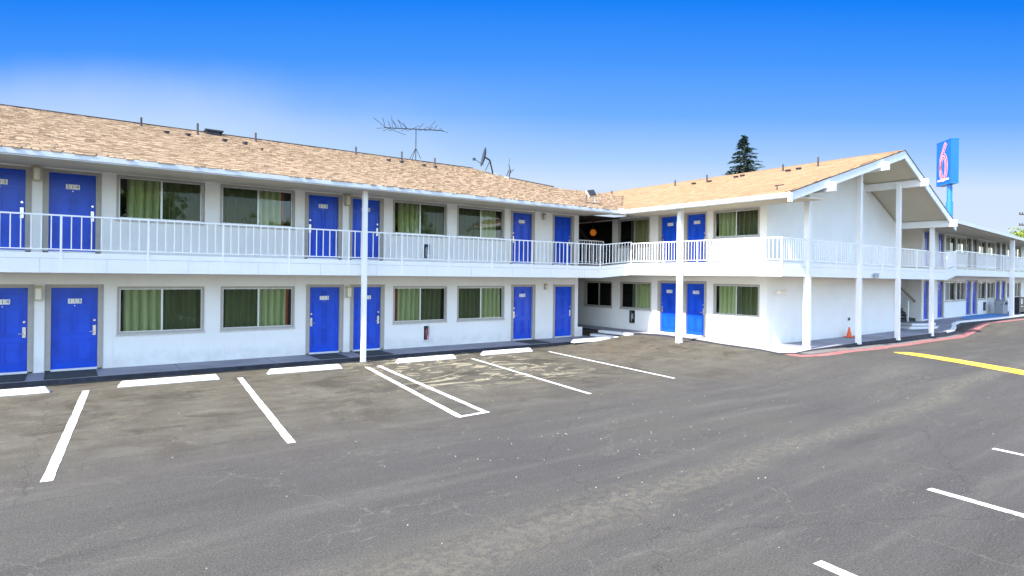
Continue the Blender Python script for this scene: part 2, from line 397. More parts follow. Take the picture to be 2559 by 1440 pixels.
# ------------------------------------------------------------------ walkways
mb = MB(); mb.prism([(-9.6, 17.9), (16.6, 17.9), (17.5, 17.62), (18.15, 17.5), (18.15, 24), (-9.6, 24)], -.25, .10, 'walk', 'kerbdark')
struct('walkway', mb, 'grey concrete walkway along the ground floor doors')
mb = MB()
mb.prism([(18.85, 17.55), (19.25, 17.3), (19.62, 16.4), (19.38, 14.8), (18.92, 13.2), (18.72, 11.5), (18.35, 10.62), (18.9, 10.35), (20.4, 10.62), (24, 10.78), (28, 10.8), (32.6, 10.72), (32.6, 24), (18.85, 24)],
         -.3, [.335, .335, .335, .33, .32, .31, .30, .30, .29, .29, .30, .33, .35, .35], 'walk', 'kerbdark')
struct('walkway', mb, 'raised concrete walkway under the gable posts')
mb = MB()   # pale apron strip, sunlight on the walkway painted into its colour
mb.prism([(19.3, 17.2), (19.68, 16.35), (19.43, 14.8), (18.97, 13.2), (18.77, 11.5), (18.42, 10.66), (18.95, 10.40), (20.3, 10.62), (20.3, 12.2), (20.02, 12.2), (20.02, 17.2)], .2,
         [.341, .341, .336, .326, .316, .306, .306, .297, .345, .345, .345], 'conclight')
struct('pavement', mb, 'pale apron strip with painted-in sunlight at the foot of the wall')
mb = MB()   # far walkway with S-curved white kerb
edge = [(32.6, 10.72), (33.8, 10.8), (34.8, 11.05), (35.8, 11.4), (37.2, 11.62), (39.2, 11.6), (43, 11.55), (48, 11.7), (60, 12.3)]
ez = [.33, .36, .44, .52, .57, .57, .57, .57, .57]
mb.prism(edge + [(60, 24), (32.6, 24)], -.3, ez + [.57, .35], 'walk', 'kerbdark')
struct('walkway', mb, 'far concrete walkway curving up past the last post')
mb = MB(); P = [Vector((*e, z)) for e, z in zip(edge, ez)]

NN = []
for i in range(len(P)):
    d = (P[min(i + 1, len(P) - 1)] - P[max(i - 1, 0)]); d.z = 0; d.normalize(); NN.append(Vector((-d.y, d.x, 0)) * .17)
up6 = Vector((0, 0, .006))
for i in range(len(P) - 1):
    a, b = P[i], P[i + 1]; o6 = NN[i] * -.02, NN[i + 1] * -.02
    mb.add([a + up6 + o6[0], b + up6 + o6[1], b + NN[i + 1] + up6, a + NN[i] + up6, a + o6[0] - Vector((0, 0, .07)), b + o6[1] - Vector((0, 0, .07))], [(0, 1, 2, 3), (4, 5, 1, 0)], 'kerbwhite')
struct('kerb', mb, 'white painted kerb edge curving along the far walkway')
mb = MB(); mb.prism([(39.6, 11.95), (47.5, 12.1), (47.5, 13.35), (43.2, 13.2), (40.2, 12.6)], .5, .581, 'bluepaint')
struct('pavement', mb, 'bright blue painted patch of the far walkway')
# steps
mb = MB(); mb.box(18.12, 18.6, 17.3, 19.0, .0, .215, 'conc'); mb.box(17.98, 18.22, 17.28, 18.95, .13, .222, 'stepwhite')
mb.box(18.6, 18.9, 17.3, 19.0, .0, .335, 'conc'); mb.box(18.55, 18.85, 17.28, 19.05, .245, .348, 'stepwhite')
o = part('entry_steps', mb, bevel=.01); tag(o, 'two low steps with white painted treads in the passage between the wings', 'steps')
mb = MB(); mb.prism([(32.35, 12.15), (33.75, 11.5), (34.5, 11.7), (34.5, 12.95), (32.7, 12.95)], .1, .46, 'walk', 'stepwhite'); mb.prism([(33.0, 12.3), (34.15, 11.8), (34.9, 11.95), (34.9, 12.96), (33.3, 12.96)], .2, .572, 'walk', 'stepwhite')
o = part('entry_steps', mb, bevel=.01); tag(o, 'pair of white steps behind the last gable post', 'steps')

# ------------------------------------------------------------------ shared door and window meshes
def door_meshes(w, h):
    d = MB(); e = .02
    d.box(0, w, 0, .045, 0, h, 'blue')
    cols = [(.13 * w, .45 * w), (.55 * w, .87 * w)]; rows = [(.10, .36), (.43, .76), (.82, .93)]
    for a, b in cols:
        for r0, r1 in rows:
            z0, z1 = r0 * h, r1 * h
            for q in ((a, b, z0 - .013, z0), (a, b, z1, z1 + .013), (a - .013, a, z0 - .013, z1 + .013), (b, b + .013, z0 - .013, z1 + .013)):
                d.box(q[0], q[1], -.016, 0, q[2], q[3], 'blue')
            d.box(a + .035, b - .035, -.012, 0, z0 + .035, z1 - .035, 'blue')
    d.tube((w / 2, -.012, .78 * h), (w / 2, 0, .78 * h), .012, 'steel')
    f = MB(); t = .115
    f.box(-t, 0, -.085, .06, 0, h + .09, 'trim'); f.box(w, w + t, -.085, .06, 0, h + .09, 'trim'); f.box(0, w, -.085, .06, h, h + .09, 'trim')
    f.box(-t - .012, -t, -.10, -.06, 0, h + .10, 'trimlow'); f.box(w + t, w + t + .012, -.10, -.06, 0, h + .10, 'trimlow')
    f.box(-.0, w, -.075, .02, -.03, .018, 'trimwhite')
    return d, f
def handle_mesh():
    m = MB(); m.box(-.035, .035, -.016, 0, -.13, .13, 'steel'); m.tube((0, -.07, -.03), (0, 0, -.03), .013, 'steel')
    m.tube((0, -.065, -.03), (.11, -.065, -.03), .012, 'steel'); m.tube((0, -.035, .08), (0, 0, .08), .024, 'steel', 10)
    m.tube((0, -.03, .26), (0, 0, .26), .028, 'steel', 12); return m
def text_geo(s, size, depth):
    c = bpy.data.curves.new('t', 'FONT'); c.body = s; c.size = size; c.extrude = depth; c.align_x = 'CENTER'; c.align_y = 'CENTER'; c.resolution_u = 3
    o = bpy.data.objects.new('t', c); COL.objects.link(o); bpy.context.view_layer.update()
    me = bpy.data.meshes.new_from_object(o.evaluated_get(bpy.context.evaluated_depsgraph_get()))
    vs = [v.co.copy() for v in me.vertices]; fs = [list(p.vertices) for p in me.polygons]
    bpy.data.objects.remove(o); bpy.data.curves.remove(c); bpy.data.meshes.remove(me); return vs, fs
def number_mesh(s):
    m = MB(); n = len(s)
    for i, ch in enumerate(s):
        x = (i - (n - 1) / 2) * .098
        m.box(x - .0475, x + .0475, -.010, 0, -.062, .062, 'white')
        vs, fs = text_geo(ch, .12, .002)
        m.add([(v.x + x, -.0125 + v.z * .5, v.y) for v in vs], [f[::-1] for f in fs], 'ink')
    return m
DM = {}
handleR = handle_mesh().mesh('handle')
def add_door(bld, fr, s, w, z, h, num=None, hside=1, d0=.09, leaf=None):
    k = (round(w, 2), round(h, 2), leaf)
    if k not in DM:
        a, b = door_meshes(w, h)
        if leaf: a.mats = [leaf if q == 'blue' else q for q in a.mats]
        DM[k] = (a.mesh('door'), b.mesh('frame'))
    mw = fr @ T((s, d0, z)); o = place('door', DM[k][0], bld, mw)
    place('frame', DM[k][1], o, mw)
    hx = w - .07 if hside > 0 else .07
    place('handle', handleR, o, mw @ T((hx, 0, .47 * h)) @ Matrix.Diagonal((-hside, 1, 1, 1)))
    if num: place('number_plate', number_mesh(num).mesh('number_plate'), o, mw @ T((w / 2, -.009, .835 * h)))
    return o
def curtain(m, x0, x1, z0, z1, y, mat, per=.19, seed=0, mid=None, side='L'):
    r = random.Random(seed); n = int((x1 - x0) / .011); vs = []; p = r.uniform(0, 6); lean = r.uniform(-.02, .02)
    for i in range(n + 1):
        x = x0 + (x1 - x0) * i / n; p += .011 * 2 * math.pi / (per * r.uniform(.7, 1.45)); g = abs(math.sin(p / 2))
        dim = mid is not None and ((x > mid) if side == 'L' else (x < mid))
        d = .30 * g ** .6 if dim else .20 * (1 - g ** .5)
        k = .35 + .65 * abs(math.sin(x * 9 + seed)); vs += [(x, y - .03 + d, z1), (x + lean + .012 * math.sin(p * .5), y - .03 + d * (1 + .3 * k), z0)]
    m.add(vs, [(2 * i, 2 * i + 1, 2 * i + 3, 2 * i + 2) for i in range(n)], mat, smooth=True)
def add_window(bld, fr, s0, s1, z0, z1, bright='L', gap=0.1, red=0, seed=0, cur='curtain', bare=False, noscreen=False, d0=.05, darkcur=True):
    """s0..s1, z0..z1 = outside of the casing"""
    f = MB(); c = .055
    for q in ((s0, s1, z0, z0 + c), (s0, s1, z1 - c, z1), (s0, s0 + c, z0 + c, z1 - c), (s1 - c, s1, z0 + c, z1 - c)):
        f.box(q[0], q[1], -.02, .10, q[2], q[3], 'trim')
    a0, a1, b0, b1 = s0 + c, s1 - c, z0 + c, z1 - c; mid = (a0 + a1) / 2; g = .028
    f.box(s0 - .02, s1 + .02, -.045, -.0, z0 - .03, z0 + .012, 'trimlow')
    for q in ((a0, a1, b0, b0 + g), (a0, a1, b1 - g, b1), (a0, a0 + g, b0 + g, b1 - g), (a1 - g, a1, b0 + g, b1 - g), (mid - .024, mid + .024, b0 + g, b1 - g)):
        f.box(q[0], q[1], .035, .085, q[2], q[3], 'alu')
    mw = fr; o = place('window', f.mesh('window'), bld, mw)
    gl = MB(); gl.add([(a0, .06, b0), (a1, .06, b0), (a1, .06, b1), (a0, .06, b1)], [(0, 1, 2, 3)], 'glass'); place('pane', gl.mesh('pane'), o, mw)
    sc = MB(); q0, q1 = (mid + .02, a1 - g) if bright == 'L' else (a0 + g, mid - .02)
    if not noscreen:
        sc.add([(q0, .038, b0 + g), (q1, .038, b0 + g), (q1, .038, b1 - g), (q0, .038, b1 - g)], [(0, 1, 2, 3)], 'screen'); place('insect_screen', sc.mesh('insect_screen'), o, mw)
    if not bare:
        cu = MB(); x0, x1 = a0 - .02, a1 + .02
        if bright == 'L':
            curtain(cu, x0 + gap, x1 - (.0 if darkcur else .5), b0 - .02, b1 + .02, .15, cur, seed=seed, mid=mid, side=bright)
            if red: curtain(cu, x0 + gap - red, x0 + gap + .02, b0 - .02, b1 + .02, .17, 'curtain3', seed=seed + 1)
        else:
            curtain(cu, x0 + (.0 if darkcur else .5), x1 - gap, b0 - .02, b1 + .02, .15, cur, seed=seed, mid=mid, side=bright)
            if red: curtain(cu, x1 - gap - .02, x1 - gap + red, b0 - .02, b1 + .02, .17, 'curtain3', seed=seed + 1)
        place('curtain', cu.mesh('curtain'), o, mw)
    return o
def wall_sheet(m, s0, s1, z0, z1, holes, thick, mat, d=0):
    """wall face at depth d with rectangular holes and reveals"""
    xs = sorted({s0, s1, *[h[0] for h in holes], *[h[1] for h in holes]}); zs = sorted({z0, z1, *[h[2] for h in holes], *[h[3] for h in holes]})
    for a, b in zip(xs, xs[1:]):
        for c, e in zip(zs, zs[1:]):
            cx, cz = (a + b) / 2, (c + e) / 2
            if any(h[0] < cx < h[1] and h[2] < cz < h[3] for h in holes): continue
            m.add([(a, d, c), (b, d, c), (b, d, e), (a, d, e)], [(0, 1, 2, 3)], mat)
    for a, b, c, e in holes:
        t = d + thick
        m.add([(a, d, c), (b, d, c), (b, d, e), (a, d, e), (a, t, c), (b, t, c), (b, t, e), (a, t, e)], [(0, 4, 5, 1), (1, 5, 6, 2), (2, 6, 7, 3), (3, 7, 4, 0)], mat)
def railing(bld, pts, posts, sp, ht, zlow, name='railing', drop=.0, bw=.011, pw=.022, first=True):
    """pts: polyline of (x,y,zfloor) world; posts: list of distances fractions (segment index, t)"""
    m = MB(); pp = []
    for i, (a, b) in enumerate(zip(pts, pts[1:])):
        a, b = Vector(a), Vector(b); L = (b - a).length; d = (b - a) / L
        m.beam(a + Vector((0, 0, ht)), b + Vector((0, 0, ht)), .045, .035, 'rail'); m.beam(a + Vector((0, 0, zlow)), b + Vector((0, 0, zlow)), .03, .025, 'rail')
        ps = [0] + [t * L for t in posts[i]] + [L]
        for k in range(len(ps) - 1):
            n = max(1, round((ps[k + 1] - ps[k]) / sp))
            for j in range(1, n):
                q = a + d * (ps[k] + (ps[k + 1] - ps[k]) * j / n); m.box(q.x - bw, q.x + bw, q.y - bw, q.y + bw, q.z + zlow, q.z + ht, 'rail')
            if k > 0 or i == 0: pp.append(a + d * ps[k])
            elif i > 0: pp.append(a)
    pp.append(Vector(pts[-1]))
    if not first: pp = pp[1:]
    r = part(name, m, bld)
    for q in pp:
        k = MB(); k.box(q.x - pw, q.x + pw, q.y - pw, q.y + pw, q.z - drop, q.z + ht, 'rail'); part('rail_post', k, r)
    return r
def inpoly(x, y, poly):
    c = False; n = len(poly)
    for i in range(n):
        x1, y1 = poly[i]; x2, y2 = poly[(i + 1) % n]
        if (y1 > y) != (y2 > y) and x < (x2 - x1) * (y - y1) / (y2 - y1) + x1: c = not c
    return c
def shakes(poly, org, e, u, zf, len_, rows, cw, expo, mat, thick, rag, seed):
    """shingle courses: eave origin org, along e, uphill u (horizontal unit vectors); zf(x,y) roof height"""
    m = MB(); r = random.Random(seed)
    for j in range(rows):
        s = r.uniform(0, cw); v0 = j * expo
        while s < len_:
            w = cw * r.uniform(.6, 1.4); off = r.uniform(-rag, rag); a, b = s + thick * .2, s + w - thick * .2; s += w
            va, vb = v0 + off - .02, v0 + expo * 1.15
            if j == 0 and rag > .01: va -= r.uniform(.02, .07); a += r.uniform(.0, .035)
            cx, cy = org[0] + e[0] * (a + b) / 2 + u[0] * (v0 + expo * .5), org[1] + e[1] * (a + b) / 2 + u[1] * (v0 + expo * .5)
            if not inpoly(cx, cy, poly): continue
            th = thick * r.uniform(.6, 1.5); q = []
            for ss, vv, h in ((a, va, th), (b, va, th * r.uniform(.8, 1.2)), (b, vb, .008), (a, vb, .008), (a, va, -.01), (b, va, -.01)):
                x, y = org[0] + e[0] * ss + u[0] * vv, org[1] + e[1] * ss + u[1] * vv; q.append((x, y, zf(x, y) + h))
            m.add(q, [(0, 1, 2, 3), (4, 5, 1, 0), (4, 0, 3), (5, 2, 1)], mat, rnd=r.random())
    return m

# ================================================================== WING 1 (left, long)
W1 = empty('motel_building', (4, 19.3, 0)); tag(W1, 'long left wing of the white two storey motel with a brown shake roof', 'motel wing', 'wings of the white motel')
F1 = T((0, 19.3, 0))
lowd = [(-8.32, .97, '116', 1), (-1.79, .98, '114', 1), (-.35, .98, '113', 1), (6.17, .97, '112', -1), (7.61, .97, '111', 1), (14.17, .96, '110', -1), (16.31, .95, None, 1)]
wins = [(-6.87, -4.77, 'L', 0), (-4.33, -2.24, 'R', 0), (1.05, 3.15, 'L', 0), (3.58, 5.69, 'R', .13), (9.02, 11.14, 'L', .14), (11.58, 13.71, 'R', 0)]
for lo in (True, False):
    hs = [(d[0] + (0 if lo else -.07) - .115, d[0] + (0 if lo else -.07) + d[1] + .115, *((.10, 2.32) if lo else (3.12, 5.24))) for d in lowd] + \
         [(w[0] + .02, w[1] - .02, *((.99, 2.24) if lo else (4.06, 5.22))) for w in wins]
    m = MB(); wall_sheet(m, -9.6, 17.58, *((.05, 2.66) if lo else (3.08, 5.32)), hs, .16, 'wall')
    m.add([(17.58, 0, .05), (17.58, 4, .05), (17.58, 4, 2.66), (17.58, 0, 2.66)] if lo else [(17.58, 0, 3.08), (17.58, 4, 3.08), (17.58, 4, 5.32), (17.58, 0, 5.32)], [(0, 1, 2, 3)], 'wall')
    if lo: m.box(17.4, 17.83, -.02, .5, .05, .5, 'wall')
    part('wall', m, W1, F1)
m = MB(); m.box(-9.6, -9.45, 0, 14, 0, 5.3, 'wall'); m.box(-9.6, 16, 13.9, 14, 0, 5.3, 'wall'); part('wall', m, W1, F1)
m = MB()
m.box(-9.4, 17.4, 1.0, 1.1, 0, 5.6, 'dark'); m.box(-9.4, 17.4, .2, 1.0, 2.7, 3.0, 'dark'); m.box(-9.4, 17.4, .2, 1.0, 5.3, 5.4, 'dark'); m.box(-9.4, 17.4, .2, 1.0, 0, .08, 'dark')
for x in (-7.2, -4.55, -2.05, -.58, 1.0, 3.36, 5.85, 7.38, 8.8, 11.36, 13.9, 15.7): m.box(x - .05, x + .05, .2, 1.0, 0, 5.3, 'dark')
part('room_interior', m, W1, F1)
unum = ['216', '215', '214', '213', '212', '211', None]
for i, d in enumerate(lowd):
    add_door(W1, F1, d[0], d[1], .13, 2.10, d[2], d[3]); add_door(W1, F1, d[0] - .07, d[1], 3.15, 2.01, unum[i], d[3])
for i, w in enumerate(wins):
    add_window(W1, F1, w[0], w[1], .97, 2.26, w[2], .10 if not w[3] else .2, w[3], seed=i)
    add_window(W1, F1, w[0] - .04, w[1] - .04, 4.04, 5.24, w[2], .22 if i != 3 else .34, .0 if i != 3 else .1, seed=20 + i)
# gallery slab, passage slab and fascia boards
def deck_band(bld, pts, zb, h, name='gallery_fascia', joints=()):
    m = MB()
    for (a, b), (z0, z1) in zip(zip(pts, pts[1:]), zip(zb, zb[1:])):
        A, B = Vector((*a, z0)), Vector((*b, z1))
        for lo_, hi_, off, mt in ((0, h * .70, 0, 'trimwhite'), (h * .70 + .012, h, .018, 'trimwhite'), (h * .70, h * .70 + .012, .03, 'trimlow')):
            d = (B - A).normalized(); nn = Vector((-d.y, d.x, 0)).normalized()
            q = [A + nn * off, B + nn * off, B + nn * .06, A + nn * .06]
            m.add([(*v.xy, v.z + lo_) for v in q] + [(*v.xy, v.z + hi_) for v in q], [(3, 2, 1, 0), (4, 5, 6, 7), (0, 1, 5, 4), (1, 2, 6, 5), (2, 3, 7, 6), (3, 0, 4, 7)], mt)
    for x, y, z, dx, dy in joints: m.box(x - .003 - abs(dy) * .0, x + .003, y - .004, y + .001, z + .01, z + h * .69, 'trimlow')
    return part(name, m, bld)
px = [-8.3, -6.6, -4.9, -3.17, -1.44, -.15, 1.61, 3.34, 5.07, 6.83, 8.58, 10.31, 12.07, 13.86, 15.59]
m = MB(); m.box(-9.6, 17.4, 17.79, 19.32, 2.66, 3.09, 'soffit'); part('gallery_floor', m, W1)
m = MB(); m.prism([(17.4, 17.8), (18.47, 17.17), (20.05, 17.17), (20.05, 24), (17.4, 24)], [2.66, 2.79, 2.79, 2.66, 2.66], [3.09, 3.2, 3.2, 3.1, 3.1], 'soffit', 'trimwhite'); part('gallery_floor', m, W1)
deck_band(W1, [(-9.6, 17.74), (17.4, 17.74), (18.5, 17.12)], [2.62, 2.62, 2.757], .47, joints=[(x + .9, 17.74, 2.62, 1, 0) for x in px])
L = 27.0
railing(W1, [(-9.6, 17.76, 3.10), (17.36, 17.76, 3.10)], [[(x + 9.6) / 26.96 for x in px]], .193, .865, .07, drop=.47)
railing(W1, [(17.36, 17.76, 3.10), (18.5, 17.14, 3.235)], [[]], .13, .85, .07, drop=.3, first=False)
railing(W1, [(17.62, 19.45, 3.2), (19.2, 19.45, 3.2)], [[]], .14, 1.03, .1)
for x, y, nmz in ((7.22, 17.5, 5.2), (-8.6, 17.5, 5.2)):
    m = MB(); m.box(x - .07, x + .07, y - .07, y + .07, -.03, nmz, 'trimwhite'); m.box(x - .09, x + .09, y - .09, y + .09, -.04, .03, 'steel'); part('column', m, W1, bevel=.012)
# roof
P1 = [(-9.9, 17.05), (17.85, 17.05), (22.75, 21.78), (18.25, 21.55), (16.85, 22.8), (16.45, 24.0), (15.95, 25.3), (-9.9, 25.3)]
z1f = lambda x, y: 5.335 + .311 * (y - 17.05)
m = MB(); m.prism(P1, [z1f(*p) - .12 for p in P1], [z1f(*p) - .012 for p in P1], 'shake', 'pipe')
bk = [(-9.9, 25.3), (15.95, 25.3), (15.95, 33.6), (-9.9, 33.6)]
m.prism(bk, [7.8, 7.8, 5.2, 5.2], [7.9, 7.9, 5.3, 5.3], 'shake', 'pipe')
m.beam((-9.9, 25.3, 7.92), (15.95, 25.3, 7.92), .16, .03, 'pipe')
rf1 = part('roof', m, W1)
part('wood_shakes', shakes(P1, (-9.9, 17.05), (1, 0), (0, 1), z1f, 33, 54, .17, .16, 'shake', .024, .022, 3), rf1, rnd=True)
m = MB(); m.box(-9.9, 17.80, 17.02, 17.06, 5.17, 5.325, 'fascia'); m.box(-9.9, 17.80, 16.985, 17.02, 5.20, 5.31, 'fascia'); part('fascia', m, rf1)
m = MB(); m.prism([(-9.9, 17.06), (17.9, 17.06), (17.9, 19.32), (-9.9, 19.32)], [5.19, 5.19, 5.28, 5.28], [5.22, 5.22, 5.33, 5.33], 'soffit'); part('soffit', m, rf1)
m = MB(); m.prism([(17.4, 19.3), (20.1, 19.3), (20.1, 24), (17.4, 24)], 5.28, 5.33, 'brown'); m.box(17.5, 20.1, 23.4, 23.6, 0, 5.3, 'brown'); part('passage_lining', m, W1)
def vent(x, y, z, h, par, r=.035, nme='vent_pipe'):
    m = MB(); m.tube((x, y, z - .1), (x, y, z + h), r, 'pipe', 10); m.tube((x, y, z - .02), (x, y, z + .05), r * 2.2, 'pipe', 10, r * 1.2); part(nme, m, par)
for x, y, h in ((1.97, 24.5, .32), (3.67, 24.2, .42), (5.7, 24.5, .34), (9.68, 24.5, .34), (11.64, 24.2, .44), (13.43, 24.5, .34)): vent(x, y, z1f(x, y), h, rf1)
for x, y in ((2.6, 23.3), (3.25, 23.35), (4.35, 23.1), (5.0, 23.0), (10.75, 23.6), (11.35, 23.6), (12.3, 23.4), (12.8, 23.3), (5.3, 21.9)):
    m = MB(); z = z1f(x, y); m.tube((x, y, z - .02), (x, y, z + .07), .075 if y > 22 else .04, 'pipe', 10); m.tube((x, y, z + .07), (x, y, z + .095), .10 if y > 22 else .05, 'pipe', 10); part('roof_vent', m, rf1)
m = MB(); z = z1f(4.3, 24.9); m.box(4.05, 4.5, 24.8, 25.1, z - .1, z + .12, 'antenna'); m.box(4.0, 4.62, 24.7, 25.2, z + .12, z + .17, 'antenna'); part('roof_vent', m, rf1)

# ================================================================== WING 2 (cross wing with gable)
W2 = empty('motel_building', (20.05, 17, 0), -math.pi / 2); tag(W2, 'gabled cross wing of the white motel with four tall posts in front', 'motel wing', 'wings of the white motel')
F2 = WM[W2.name].copy(); sy = lambda y: 17 - y
dl = [(16.93, 16.05, .355, '109'), (15.60, 14.74, .35, '108')]
def w2hole(ya, yb, z0, z1): return (sy(ya), sy(yb), z0, z1)
hlo = [w2hole(a + .115, b - .115, .34, 2.53) for a, b, z, n_ in dl] + [w2hole(14.28, 12.39, 1.27, 2.43), w2hole(19.18, 17.41, 1.27, 2.43), w2hole(21.5, 19.72, 1.27, 2.43)]
hup = [w2hole(a + .115, b - .09, 3.24, 5.27) for a, b, z, n_ in dl] + [w2hole(14.30, 12.42, 4.2, 5.22), w2hole(19.34, 17.54, 4.0, 5.22), w2hole(22.3, 19.75, 3.2, 5.24)]
for hs, z0, z1 in ((hlo, .2, 2.80), (hup, 3.2, 5.36)):
    m = MB(); wall_sheet(m, sy(24), sy(12.12), z0, z1, hs, .15, 'wall'); part('wall', m, W2, F2)
# gable wall with sloped top
zl = lambda x: 5.34 + .286 * (x - 17.85)          # left roof plane
zr = lambda x: 7.67 - .470 * (x - 26.0)
zt = lambda x: (zl(x) if x < 26 else zr(x)) - .2
m = MB(); m.add([(20.05, 12.12, .2), (31.1, 12.12, .2), (31.1, 12.12, zt(31.1)), (26, 12.12, zt(26)), (20.05, 12.12, zt(20.05))], [(0, 1, 2, 3, 4)], 'wall')
m.add([(31.1, 12.12, .2), (31.1, 16, .2), (31.1, 16, zt(31.1)), (31.1, 12.12, zt(31.1))], [(0, 1, 2, 3)], 'wall')
m.box(20.02, 20.20, 12.08, 12.125, .33, 2.78, 'wall'); part('gable_wall', m, W2)
m = MB()
for a, b, c, d, e, f in ((21.1, 21.2, 12.3, 24, 0, 5.4), (20.25, 21.1, 12.3, 24, 2.8, 3.1), (20.25, 21.1, 12.3, 24, 5.3, 5.4)): m.box(a, b, c, d, e, f, 'dark')
for y in (12.3, 14.55, 15.83, 17.2, 19.5, 22.6): m.box(20.25, 21.1, y - .05, y + .05, 0, 5.3, 'dark')
m.box(20.2, 22.5, 22.4, 22.5, 3.2, 5.3, 'dark'); part('room_interior', m, W2)
for i, (a, b, z, num) in enumerate(dl):
    add_door(W2, F2, sy(a), a - b, .37, 2.06, num, -1 if i == 0 else 1); add_door(W2, F2, sy(a) - .0, a - b + .02, 3.26, 1.93, ('207', '202')[i], -1 if i == 0 else 1)
add_window(W2, F2, sy(14.30), sy(12.37), 1.25, 2.45, 'L', .14, seed=41)
add_window(W2, F2, sy(19.2), sy(17.39), 1.25, 2.45, 'R', .02, seed=42, darkcur=False, cur='curtain')
add_window(W2, F2, sy(21.52), sy(19.7), 1.25, 2.45, 'R', bare=True, seed=43)
add_window(W2, F2, sy(14.34), sy(12.40), 4.18, 5.24, 'L', .12, seed=44, cur='curtain')
o = add_window(W2, F2, sy(19.36), sy(17.52), 3.98, 5.24, 'R', .06, seed=45, cur='curtain2', darkcur=False)
o = tag(empty('pendant_lamp', (19.95, 20.9, 4.55)), 'glowing orange globe lamp hanging in the dark upper opening', 'lamp')
Mlamp = T((19.95, 20.9, 0)); m = MB(); m.lathe([(.001, 4.58), (.09, 4.61), (.15, 4.70), (.15, 4.78), (.09, 4.88), (.001, 4.9)], (0, 0, 0), 'lampon'); part('globe', m, o, Mlamp)
m = MB(); m.tube((0, 0, 4.88), (0, 0, 5.29), .03, 'brown'); part('stem', m, o, Mlamp)
# gallery floor: side + front
m = MB(); m.prism([(18.53, 17.17), (18.53, 12), (18.72, 10.8), (32.9, 10.88), (36.1, 11.54), (36.1, 16.5), (31.1, 16.5), (31.1, 12.15), (20.1, 12.15), (20.1, 17.17)], [2.79] * 3 + [2.74, 2.94, 2.94, 2.74, 2.74, 2.79, 2.79], [3.22] * 3 + [3.2, 3.38, 3.38, 3.2, 3.2, 3.22, 3.22], 'soffit')
part('gallery_floor', m, W2)
GP = [(18.5, 17.12), (18.5, 12.0), (18.72, 10.76), (32.9, 10.84), (36.1, 11.5)]
deck_band(W2, GP, [2.755, 2.755, 2.755, 2.70, 2.92], .475)
railing(W2, [(18.5, 17.14, 3.235), (18.5, 12.0, 3.235), (18.72, 10.78, 3.235)], [[.325, .63], []], .135, .79, .07, drop=.40, first=False)
railing(W2, [(18.72, 10.78, 3.235), (32.9, 10.86, 3.17), (36.1, 11.52, 3.38)], [[.255, .40, .525, .76, .87], []], .145, .79, .07, drop=.40, first=False)
COLS = [(20.33, 10.78, .30, 5.70, .19), (24.08, 10.78, .25, 6.76, .165), (27.5, 10.78, .22, 6.66, .165), (30.98, 10.78, .22, 5.09, .165), (18.33, 14.55, .25, 5.35, .18)]
for x, y, z0, zt_, w in COLS:
    m = MB(); m.box(x - w / 2, x + w / 2, y - w / 2, y + w / 2, z0, zt_, 'trimwhite'); m.box(x - w / 2 - .012, x + w / 2 + .012, y - w / 2 - .012, y + w / 2 + .012, z0 - .02, z0 + .05, 'trimwhite'); part('column', m, W2, bevel=.012)
# roof
P2 = [(17.85, 10.05), (26, 10.05), (26, 26.6), (23.2, 26.6), (22.75, 21.78), (17.85, 17.05)]
m = MB(); m.prism(P2, [zl(x) - .13 for x, y in P2], [zl(x) - .012 for x, y in P2], 'shake2', 'trimwhite')
P2r = [(26, 10.05), (31.35, 10.05), (31.35, 26.6), (26, 26.6)]
m.prism(P2r, [zr(x) - .13 for x, y in P2r], [zr(x) for x, y in P2r], 'shake2', 'trimwhite')
m.beam((26, 10.03, zl(26) + .01), (26, 26.6, zl(26) + .01), .14, .03, 'shake2')
rf2 = part('roof', m, W2)
part('shingles', shakes(P2, (17.85, 10.05), (0, 1), (1, 0), lambda x, y: zl(x), 17, 34, .32, .25, 'shake2', .014, .006, 5), rf2, rnd=True)
m = MB()
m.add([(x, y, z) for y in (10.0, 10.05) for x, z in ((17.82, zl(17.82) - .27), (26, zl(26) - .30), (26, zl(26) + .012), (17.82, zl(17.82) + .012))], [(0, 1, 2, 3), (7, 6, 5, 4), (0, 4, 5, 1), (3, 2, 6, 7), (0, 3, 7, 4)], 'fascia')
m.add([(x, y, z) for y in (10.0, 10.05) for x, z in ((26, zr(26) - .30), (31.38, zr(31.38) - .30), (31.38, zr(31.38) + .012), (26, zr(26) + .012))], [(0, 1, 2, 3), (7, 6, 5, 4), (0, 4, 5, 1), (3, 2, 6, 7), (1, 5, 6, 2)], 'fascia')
m.add([(x, y, z) for y in (9.985, 10.0) for x, z in ((26, zr(26) + .0), (31.40, zr(31.40) + .0), (31.40, zr(31.40) + .03), (26, zr(26) + .03))], [(0, 1, 2, 3), (7, 6, 5, 4), (3, 2, 6, 7), (0, 4, 5, 1)], 'pipe')
m.add([(x, y, z) for y in (9.985, 10.0) for x, z in ((17.8, zl(17.8) + .0), (26, zl(26) + .0), (26, zl(26) + .03), (17.8, zl(17.8) + .03))], [(0, 1, 2, 3), (7, 6, 5, 4), (3, 2, 6, 7), (0, 4, 5, 1)], 'pipe')
part('fascia', m, rf2)
m = MB(); m.box(17.8, 17.85, 10.05, 17.1, 5.17, 5.33, 'trimwhite'); m.box(17.765, 17.8, 10.05, 17.0, 5.2, 5.315, 'trimwhite'); m.box(17.70, 17.88, 9.96, 10.02, 5.03, 5.33, 'trimwhite'); part('gutter', m, rf2)
m = MB(); m.prism([(17.9, 10.06), (20.06, 10.06), (20.06, 17.6), (17.9, 17.6)], [5.19, 5.29, 5.29, 5.19], [5.22, 5.33, 5.33, 5.22], 'soffit')
m.add([(20.0, 10.06, zl(20) - .14), (26, 10.06, zl(26) - .14), (26, 12.2, zl(26) - .14), (20.0, 12.2, zl(20) - .14)], [(0, 3, 2, 1)], 'soffit')
